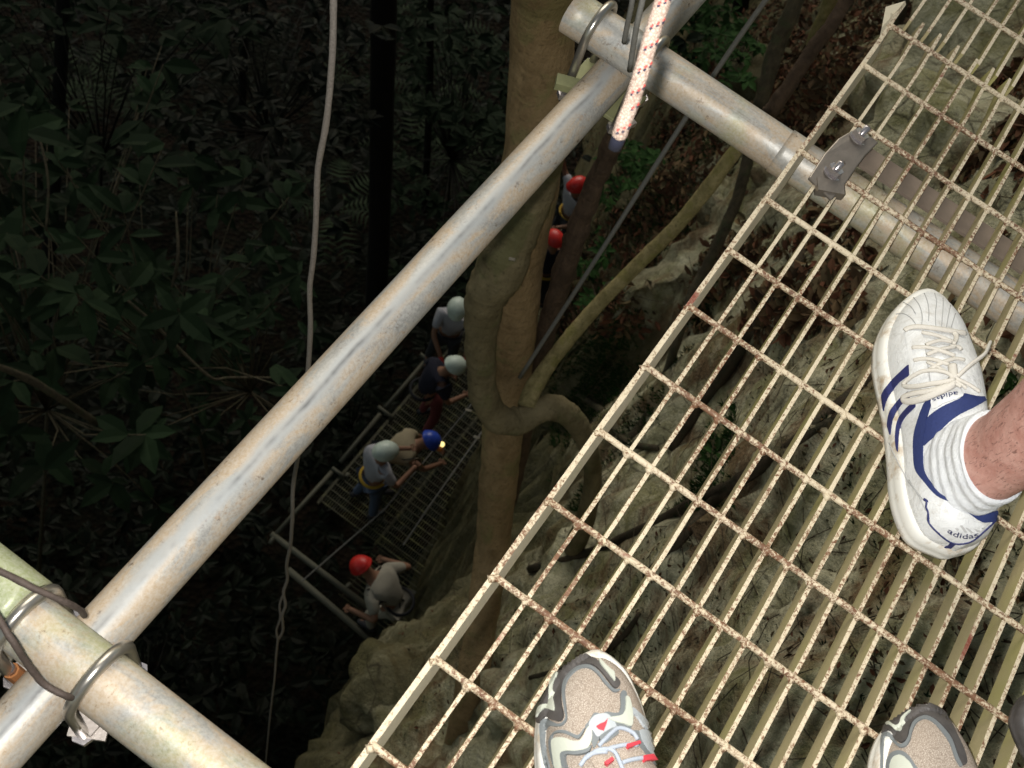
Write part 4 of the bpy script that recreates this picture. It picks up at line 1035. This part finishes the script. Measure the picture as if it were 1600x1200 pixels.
    for s in (-1, 1):
        q = MB(); q.tube([W(P['head'])+si*s*.080-up*.035, W(P['head'])+si*s*.092, W(P['head'])+si*s*.082+up*.02], [.008, .014, .008], 6); q.build('ear', M['skin_far'], t, smooth=True)
        q = MB(); ec = fc+si*s*.03+up*.022-fo*.004; q.tube([ec-fo*.006, ec+fo*.004], [.010, .007], 8); q.build('eye', M['shirt_navy'], t, smooth=True)
    # harness belt and leg loops
    pv = J['pelvis'][0]; q = MB(); ring = [pv+Vector((0, 0, .06))+fx*(math.cos(u_)*.155*sc)+fy*(math.sin(u_)*.155*sc) for u_ in [2*math.pi*i/20 for i in range(21)]]
    q.tube(ring, .022, 6, flat=.4); q.build('harness_belt', M['harness_yellow'] if 'yellow' in extras else M['harness'], t, smooth=True)
    if 'straps' in extras:
        for s in 'LR':
            q = MB(); bk = (W(P['chest'])-fx*.12); q.tube([J['sh'+s][0]+up*.075*sc, J['sh'+s][0]-fx*.10*sc+up*.03, W(P['waist'])-fx*.135*sc, J['hi'+s][0]-fx*.10*sc], .018, 6, flat=.4); q.build('shoulder_strap', M['harness'], t, smooth=True)
    return t
ST = {'pelvis': (0, 0, .95), 'chest': (.03, 0, 1.32), 'head': (.07, 0, 1.62), 'shL': (.03, .18, 1.40), 'shR': (.03, -.18, 1.40), 'hiL': (0, .10, .88), 'hiR': (0, -.10, .88),
      'elL': (.08, .30, 1.14), 'elR': (.08, -.30, 1.14), 'wrL': (.30, .24, 1.10), 'wrR': (.30, -.22, 1.10), 'knL': (.05, .13, .50), 'knR': (.02, -.14, .50), 'anL': (0, .15, .08), 'anR': (-.06, -.16, .08)}
def pose(**k): d = dict(ST); d.update(k); return d
person('person with white helmet, white shirt and blue jeans, back turned', (600, 708), ZP+1.66, -25,
       pose(elR=(.12, -.30, 1.20), wrR=(.36, -.22, 1.26), elL=(.22, .20, 1.18), wrL=(.42, .05, 1.30), anL=(-.05, .18, .08), anR=(.0, -.18, .08)), M['shirt_white'], M['jeans'], M['helmet_white'], ('yellow',))
person('person in blue helmet with headlamp and khaki shirt bending over', (667, 690), ZP+1.32, -48,
       pose(pelvis=(-.20, 0, .92), chest=(.12, 0, 1.12), head=(.32, 0, 1.30), shL=(.12, .18, 1.18), shR=(.12, -.18, 1.18), elL=(.30, .22, .95), elR=(.30, -.22, .95), wrL=(.50, .12, .85), wrR=(.50, -.12, .85), hiL=(-.18, .1, .86), hiR=(-.18, -.1, .86), knL=(-.05, .13, .48), knR=(-.05, -.13, .48), anL=(-.12, .14, .08), anR=(-.12, -.14, .08)),
       M['shirt_khaki'], M['trousers_dark'], M['helmet_blue'], ('lamp', 'straps'))
person('person with white helmet, navy shirt and maroon trousers leaning forward beside the trunk', (707, 573), ZP+1.62, -35,
       pose(pelvis=(-.16, .05, .95), chest=(-.02, .04, 1.28), head=(.12, 0, 1.56), shL=(-.02, .22, 1.34), shR=(-.02, -.14, 1.34), elL=(.0, .34, 1.08), wrL=(.22, .2, .98), elR=(.05, -.24, 1.08), wrR=(.26, -.18, 1.02)), M['shirt_navy'], M['trousers_maroon'], M['helmet_white'], ())
person('person with white helmet and white shirt half hidden by trunk, wearing red glove', (714, 484), ZP+1.66, 205,
       pose(elL=(.18, .28, 1.18), wrL=(.40, .26, 1.0), elR=(.25, -.2, 1.2), wrR=(.48, -.02, 1.02)), M['shirt_white'], M['trousers_dark'], M['helmet_white'], ('glove',))
person('person with red helmet and pale shirt bending between the rail pipes below the others', (570, 889), ZP+1.38, 95,
       pose(pelvis=(-.26, 0, .92), chest=(.02, 0, 1.14), head=(.24, 0, 1.30), shL=(.0, .20, 1.18), shR=(.0, -.20, 1.18), elL=(-.16, .36, 1.08), elR=(-.16, -.36, 1.08), wrL=(.10, .34, .92), wrR=(.10, -.34, .92), hiL=(-.24, .1, .86), hiR=(-.24, -.1, .86), knL=(-.02, .15, .50), knR=(-.02, -.15, .50), anL=(-.1, .16, .08), anR=(-.1, -.16, .08)),
       M['shirt_grey'], M['shirt_grey'], M['helmet_red'], ('straps',))
person('person with red helmet and white sleeve, farthest up between pipe and vine', (903, 292), ZP+1.66, 150,
       pose(elR=(.05, -.38, 1.5), wrR=(.10, -.50, 1.75)), M['shirt_white'], M['trousers_dark'], M['helmet_red'], ('straps', 'yellow'))
person('person with red helmet in dark clothes, only partly seen between trunk and brown vine', (866, 377), ZP+1.62, 60, pose(), M['shirt_navy'], M['trousers_dark'], M['helmet_red'], ('yellow',))

# ------------------------------------------------------------------ vegetation
def leaf_verts(L, W_, fold=.12, droop=.15):
    """a folded leaf: 7 points, 6 triangles; along +X, face up +Z"""
    return ([(0, 0, 0), (L*.3, W_*.42, fold*W_), (L*.3, 0, 0), (L*.3, -W_*.42, fold*W_), (L*.68, W_*.40, fold*W_-droop*L*.3), (L*.68, 0, -droop*L*.3), (L*.68, -W_*.40, fold*W_-droop*L*.3), (L, 0, -droop*L)],
            [(0, 2, 1), (0, 3, 2), (1, 2, 5, 4), (2, 3, 6, 5), (4, 5, 7), (5, 6, 7)])
def leaf_frame(d, up):
    d = d.normalized(); s = up.cross(d)
    if s.length < .05: s = d.orthogonal()
    s.normalize(); return d, s, d.cross(s)
leaf_meshes = {}
def leaf_obj(parent, p, d, up, L, W_, mat):
    key = (round(L, 2), round(W_/L, 1), mat.name)
    if key not in leaf_meshes:
        v, f = leaf_verts(key[0], key[0]*key[1]); me = bpy.data.meshes.new('leaf'); me.from_pydata(v, [], f); me.materials.append(mat); leaf_meshes[key] = me
    o = bpy.data.objects.new('leaf', leaf_meshes[key]); COL.objects.link(o); o.parent = parent
    a, s, n = leaf_frame(d, up); mtx = Matrix((a, s, n)).transposed()
    o.rotation_euler = mtx.to_euler(); o.location = p-origin_of(parent); return o
def whorl_tips(spec): return spec
def plant(name, label, cat, base, tips, leafL, ratio, mat, bark_m, single=False, per=6, group=None, stem_r=.02):
    """stems run from the base to each tip (world points); a whorl of leaves sits at every tip"""
    t = thing(name, label, cat, base, group); base = Vector(base)
    sb = MB(); lb = MB(); cnt = 0
    cen = sum(tips, Vector())/len(tips)
    hub = base.lerp(cen, .6)
    sb.tube([base, base.lerp(hub, .5)+Vector((.05, .03, 0)), hub], [stem_r, stem_r*.8, stem_r*.6], 7)
    for tp in tips:
        mid_ = hub.lerp(tp, .5)+Vector((random.uniform(-.1, .1), random.uniform(-.1, .1), random.uniform(-.05, .12)))
        sb.tube([hub, mid_, tp], [stem_r*.5, stem_r*.3, .004], 5)
        ph0 = random.random()*6.3
        for k in range(per):
            ph = ph0+k*2.4; el = random.uniform(-.35, .45); L = leafL*random.uniform(.6, 1.25)
            d = Vector((math.cos(ph)*math.cos(el), math.sin(ph)*math.cos(el), math.sin(el)))
            p = tp.lerp(mid_, .12*(k % 3)); up_ = (Vector((0, 0, 1))+Vector((random.uniform(-.45, .45), random.uniform(-.45, .45), 0))).normalized()
            if single and cnt < 290: leaf_obj(t, p, d, up_, max(.04, round(L/.03)*.03), ratio*L, mat)
            else:
                a, s, n = leaf_frame(d, up_); v, f = leaf_verts(L, L*ratio); lb.add([p+a*x+s*y+n*z for x, y, z in v], f)
            cnt += 1
    sb.build('stem', bark_m, t, smooth=True)
    if lb.v: lb.build('foliage', mat, t, kind='stuff')
    return t
def tips_px(n, u0, u1, v0, v1, d0, d1):
    return [at(random.uniform(u0, u1), random.uniform(v0, v1), random.uniform(d0, d1)) for _ in range(n)]
plant('broadleaf_shrub', 'shrub with large dark green leaves in whorls left of the hanging rope', 'shrub', at(330, 760, 11), tips_px(38, -40, 480, 220, 640, 6.0, 10), .23, .45, M['leaf'], M['dark_bark'], True, 7)
plant('broadleaf_shrub', 'shrub of broad leaves at the far left edge above the long pipe', 'shrub', at(60, 900, 11), tips_px(40, -80, 260, 60, 800, 5.8, 10), .24, .5, M['leaf'], M['dark_bark'], True, 6)
plant('broadleaf_shrub', 'shrub with drooping leaves just above the long pipe beside the hanging rope', 'shrub', at(480, 700, 12), tips_px(34, 180, 520, 380, 680, 7.0, 11), .19, .42, M['leaf'], M['dark_bark'], True, 6)
plant('broadleaf_shrub', 'small leaved bush in the upper left corner', 'shrub', at(150, 400, 14), tips_px(44, -60, 420, -60, 360, 7.5, 12), .19, .5, M['leaf'], M['black_bark'], False, 7)
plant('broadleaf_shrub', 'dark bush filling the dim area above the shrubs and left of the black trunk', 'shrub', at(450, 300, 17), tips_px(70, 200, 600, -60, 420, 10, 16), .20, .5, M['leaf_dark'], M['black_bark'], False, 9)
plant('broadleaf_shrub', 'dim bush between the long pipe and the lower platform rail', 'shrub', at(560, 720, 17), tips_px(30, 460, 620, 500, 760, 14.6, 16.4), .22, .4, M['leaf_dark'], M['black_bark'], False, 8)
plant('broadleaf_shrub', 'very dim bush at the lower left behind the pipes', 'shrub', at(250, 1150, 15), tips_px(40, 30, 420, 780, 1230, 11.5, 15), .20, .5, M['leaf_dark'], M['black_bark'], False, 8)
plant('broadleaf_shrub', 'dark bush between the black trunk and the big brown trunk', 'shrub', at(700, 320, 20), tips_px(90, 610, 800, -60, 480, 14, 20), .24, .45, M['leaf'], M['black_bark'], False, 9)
for (u0, u1, v0, v1, d0, d1, n, L, lb) in ((935, 1030, 215, 420, 7.6, 9.6, 60, .085, 'bright green bush right of the brown vine below the rope end'), (1020, 1150, -30, 110, 8.5, 11, 40, .10, 'green bush at the top edge behind the crossing of the pipes'),
                                           (900, 970, 400, 480, 7.4, 8.4, 22, .07, 'little green bush between the brown vine and the steel cable'), (1120, 1190, 20, 140, 7.0, 8.6, 20, .08, 'thin green bush beside the top of the sapling trunk')):
    plant('small_bush', lb, 'bush', at((u0+u1)/2, (v0+v1)/2+30, d1+.4), tips_px(n, u0, u1, v0, v1, d0, d1), L, .5, M['leaf_fresh'], M['dark_bark'], False, 9, None, .012)
# little green sprigs growing on the rock, seen through the grating
for (u, v, lb, n, L) in ((1103, 722, 'green sprig on the rock seen through the middle of the grating', 9, .05), (1010, 330, 'pair of bright leaves beside the steel cable', 6, .06), (1450, 110, 'tuft of long green leaves through the upper grating', 9, .10), (1560, 620, 'small sprig on the rock near the bare leg', 8, .05)):
    h, nn = drop(u, v)
    if h is None: continue
    t = thing('leafy_sprig', lb, 'plant', h)
    for k in range(n):
        ph = k*2.4; leaf_obj(t, h+Vector((0, 0, .02+.01*k)), Vector((math.cos(ph), math.sin(ph), .35)), Vector((0, 0, 1)), L, L*.4, M['leaf_fresh'])
    MB().tube([h-Vector((0, 0, .05)), h+Vector((0, 0, .02+.01*n))], .003, 5).build('stem', M['leaf_fresh'], t)
# forest trees: first unseen ones added to shade the left, then those in view
def shade_tree(x, y, r, hh, label, n=420):
    t = thing('tree', label, 'tree', (x, y, FLOOR)); q = MB()
    pts = [Vector((x+.25*math.sin(z*.2+x), y+.2*math.cos(z*.23), z)) for z in np.linspace(FLOOR-.5, hh, 14)]
    q.tube(pts, list(np.linspace(.26, .12, 14)), 12, bump=.1)
    for k in range(6):
        a = k*1.05+x; e = pts[-1]+Vector((math.cos(a)*r*.7, math.sin(a)*r*.7, random.uniform(.3, 1.6))); q.tube([pts[-2], pts[-1].lerp(e, .5)+Vector((0, 0, .4)), e], [.07, .05, .02], 6)
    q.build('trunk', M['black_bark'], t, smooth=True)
    lb = MB()
    for _ in range(n):
        a = random.random()*6.3; rr = r*math.sqrt(random.random()); p = Vector((x+rr*math.cos(a), y+rr*math.sin(a), hh+random.gauss(.6, .7)))
        for k in range(4):
            ph = random.random()*6.3; a_, s_, n_ = leaf_frame(Vector((math.cos(ph), math.sin(ph), random.uniform(-.3, .2))), Vector((0, 0, 1))); L = random.uniform(.3, .6)
            v, f = leaf_verts(L, L*.5); lb.add([p+a_*xx+s_*yy+n_*zz for xx, yy, zz in v], f)
    lb.build('crown', M['leaf'], t, kind='stuff')
for x, y, r, hh, lb_ in ((3.5, 13.2, 4.6, 5.0, 'unseen tree added beyond the left edge, its crown shading the forest'), (15.5, 11, 4.6, 4.5, 'unseen shading tree added beyond the top edge left of the black trunk'), (-4.5, 9, 4.2, 5.0, 'unseen shading tree added beyond the lower left corner')):
    shade_tree(x, y, r, hh, lb_)
def trunk_tree(label, px, mat, group=None, crown=None, bend=.02):
    q, P = px_tube(px, 1., 14, 5, .08, random.random()*9)
    t = thing('tree', label, 'tree', P[-1], group); q.build('trunk', mat, t, smooth=True)
    if crown:
        lb = MB(); c = P[0]
        for _ in range(crown):
            p = c+Vector((random.gauss(0, 1.6), random.gauss(0, 1.6), random.gauss(.5, 1.0)))
            if (p-CAM).length < 2.5: continue
            for k in range(5):
                ph = random.random()*6.3; a, s, n = leaf_frame(Vector((math.cos(ph), math.sin(ph), random.uniform(-.3, .3))), Vector((0, 0, 1))); L = random.uniform(.14, .26)
                v, f = leaf_verts(L, L*.45); lb.add([p+a*x+s*y+n*z for x, y, z in v], f)
        lb.build('crown', M['leaf'], t, kind='stuff')
    return t
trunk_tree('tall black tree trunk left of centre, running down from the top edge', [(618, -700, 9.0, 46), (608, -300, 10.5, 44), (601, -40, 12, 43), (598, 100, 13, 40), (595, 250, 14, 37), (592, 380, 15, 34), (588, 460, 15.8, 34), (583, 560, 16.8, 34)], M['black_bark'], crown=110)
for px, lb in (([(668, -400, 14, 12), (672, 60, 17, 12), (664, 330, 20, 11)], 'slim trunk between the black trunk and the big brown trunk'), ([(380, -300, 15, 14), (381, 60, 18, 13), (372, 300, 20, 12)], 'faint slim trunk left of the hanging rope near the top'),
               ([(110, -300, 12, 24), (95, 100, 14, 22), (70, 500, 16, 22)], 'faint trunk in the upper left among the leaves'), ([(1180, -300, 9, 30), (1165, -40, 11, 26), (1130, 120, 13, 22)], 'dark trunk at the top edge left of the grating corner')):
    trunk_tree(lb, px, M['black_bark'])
def twig(px, label):
    q, P = px_tube(px, 1., 6, 6, .15); return tag(q.build('branch', M['dark_bark'], loc=P[-1], smooth=True), label, 'branch')
twig([(200, 470, 6.6, 5), (240, 505, 6.7, 6), (280, 545, 6.8, 6), (330, 590, 6.9, 5), (360, 590, 7, 4), (450, 590, 7.2, 3)], 'thin forked twig among the whorled leaves')
twig([(275, 330, 6.5, 3), (278, 400, 6.5, 6), (268, 450, 6.6, 4)], 'short upright twig above the whorled leaves')
twig([(-10, 570, 6, 10), (40, 590, 6.2, 14), (90, 620, 6.4, 13), (150, 660, 6.8, 12)], 'broken branch at the left edge above the long pipe')
twig([(58, 200, 7, 4), (75, 280, 7, 4), (72, 360, 7, 4)], 'thin bent twig near the upper left edge')

# ground cover of the forest floor: low leaves in tufts, too many to count
lb = MB()
for _ in range(3200):
    u = random.uniform(-200, 1150); v = random.uniform(-160, 1250)
    g = un(u, v, FLOOR); 
    if hbase(g.x, g.y) > FLOOR+2.5: continue
    p = g+Vector((random.gauss(0, .15), random.gauss(0, .15), random.uniform(.1, 1.0)**2*1.3)); L = random.uniform(.12, .34)
    for k in range(4):
        ph = random.random()*6.3; a, s, n = leaf_frame(Vector((math.cos(ph), math.sin(ph), random.uniform(-.2, .6))), Vector((0, 0, 1)))
        vv, ff = leaf_verts(L, L*random.choice((.35, .5, .6))); lb.add([p+a*x+s*y+n*z for x, y, z in vv], ff)
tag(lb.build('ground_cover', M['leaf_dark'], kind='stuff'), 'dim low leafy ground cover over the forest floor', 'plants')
# palms / ferns near the top
def fern(c, n, L, label):
    t = thing('fern', label, 'fern', c, 'ferns on the forest floor')
    me0 = None
    for k in range(n):
        ph = k*2*math.pi/n+random.uniform(-.2, .2); q = MB(); Ls = L*random.uniform(.8, 1.1)
        for i in range(11):
            x = Ls*(.12+.08*i); z = .25*Ls*math.sin(math.pi*min(1, i/11+.1)); w_ = Ls*.22*math.sin(math.pi*(i+1.5)/13)
            for s in (-1, 1): q.add([(x, 0, z), (x+.05*Ls, 0, z), (x+.09*Ls, s*w_, z-.03*Ls)], [(0, 1, 2) if s > 0 else (0, 2, 1)])
        m3 = Matrix.Rotation(ph, 4, 'Z'); q.v = [Vector(c)+m3 @ Vector(v) for v in q.v]; q.build('frond', M['fern'], t)
for (u, v, lb) in ((665, 150, 'palm like fern right of the black trunk'), (690, 60, 'fern near the top edge beside the slim trunk'), (640, 240, 'fern just right of the black trunk, lower'), (180, 150, 'pale fern in the upper left'), (720, 250, 'fern close to the big brown trunk'), (520, 330, 'fern right of the hanging rope'), (130, 130, 'second pale fern in the upper left'), (560, 120, 'fern left of the black trunk')):
    fern(un(u, v, FLOOR+.9), 9, 1.1, lb)

# leaf litter, pebbles and twigs on the slope
def scatter(name, n, mat, label, cat, fn, region, smin, smax, thr):
    q = MB(); k = 0; tries = 0
    while k < n and tries < n*6:
        tries += 1
        u = random.uniform(region[0], region[2]); v = random.uniform(region[1], region[3])
        h, nn = drop(u, v)
        if h is None: continue
        if noise.fractal(h*1.1+Vector((3, 1, 7)), 1, 2, 3)+random.gauss(0, .10) < thr(u, v): continue
        fn(q, h, nn, random.uniform(smin, smax)); k += 1
    return tag(q.build(name, mat, kind='stuff'), label, cat)
def dead_leaf(q, h, nn, L):
    ph = random.random()*6.3; d = Vector((math.cos(ph), math.sin(ph), 0)); nn = (nn+Vector((random.gauss(0, .35), random.gauss(0, .35), random.gauss(0, .2)))).normalized()
    a = (d-nn*d.dot(nn)).normalized(); s = nn.cross(a); v, f = leaf_verts(L, L*.5, random.uniform(-.2, .6), random.uniform(-.2, .3)); q.add([h+nn*.006+a*x+s*y+nn*z for x, y, z in v], f)
def litter_thr(u, v):
    c = 0.12
    c -= .9*math.exp(-(((u-1240)/110)**2+((v-150)/110)**2)); c -= .4*math.exp(-(((u-1480)/120)**2+((v-40)/80)**2)); c -= .3*math.exp(-(((u-650)/110)**2+((v-1100)/90)**2)); c -= .25*math.exp(-(((u-1180)/70)**2+((v-380)/90)**2))
    return c
scatter('leaf_litter', 15000, M['litter'], 'brown dead leaves littering the rocky slope', 'leaves', dead_leaf, (860, -30, 1620, 520), .035, .085, litter_thr)
scatter('leaf_litter', 1500, M['litter'], 'small dead leaves in the hollows of the near rock', 'leaves', dead_leaf, (460, 520, 1620, 1220), .010, .026, litter_thr)
def moss_tuft(q, h, nn, L):
    for k in range(3):
        ph = random.random()*6.3; d = (Vector((math.cos(ph), math.sin(ph), 0))*.7+nn*.8).normalized(); s = d.cross(nn).normalized() if d.cross(nn).length > .01 else d.orthogonal()
        q.add([h-s*L*.16, h+s*L*.16, h+d*L], [(0, 1, 2)])
scatter('moss', 9000, M['leaf_fresh'], 'short green moss and seedlings on the shaded rock', 'moss', moss_tuft, (860, 200, 1150, 800), .012, .035, lambda u, v: .2)
scatter('moss', 1400, M['leaf'], 'low moss on the rock under the grating and along the lip', 'moss', moss_tuft, (470, 560, 1620, 1220), .006, .02, lambda u, v: .25)
def twiglet(q, h, nn, L):
    ph = random.random()*6.3; d = Vector((math.cos(ph), math.sin(ph), 0)); d = (d-nn*d.dot(nn)).normalized(); s = nn.cross(d)*random.uniform(-.3, .3)
    q.tube([h+nn*.004, h+d*L*.5+nn*.012+s*L*.5, h+d*L+nn*.004], [.0016, .0014, .001], 4, caps=False)
scatter('twigs', 500, M['root'], 'thin dark twigs and rootlets lying on the rock', 'twigs', twiglet, (700, 0, 1620, 1220), .05, .22, lambda u, v: -.2)
# boulders on the slope
def boulder(u, v, r, label, sq=(1, 1, .7)):
    h, nn = drop(u, v)
    if h is None: return
    bm = bmesh.new(); bmesh.ops.create_icosphere(bm, subdivisions=4, radius=1)
    off = Vector((u*.01, v*.01, 0)); V = []
    for w_ in bm.verts:
        p = w_.co.normalized(); k = 1+.35*noise.noise(p*1.3+off)+.18*noise.noise(p*3+off)+.06*noise.noise(p*9+off)
        V.append(h-nn*r*.25+Vector((p.x*sq[0], p.y*sq[1], p.z*sq[2]))*r*k)
    fs = [tuple(x.index for x in f.verts) for f in bm.faces]; bm.free()
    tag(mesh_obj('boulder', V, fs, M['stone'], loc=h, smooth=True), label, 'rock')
for a in ((1190, 115, .30, 'pale boulder beside the sapling trunk at the top'), (1165, 150, .22, 'yellowish boulder just above the far pipe'), (1215, 272, .16, 'rounded rock below the far pipe collar'), (1520, 110, .55, 'big pale boulder under the upper right grating'), (1470, 260, .40, 'grey boulder below the clip seen through the grating'),
          (800, 1090, .16, 'pale rounded stone left of the beige shoe'), (600, 1080, .25, 'pale stone at the edge of the drop'), (1120, 310, .16, 'mossy stone between branch and sapling'), (1290, 930, .07, 'small loose stone under the grating between the shoes')):
    boulder(*a)
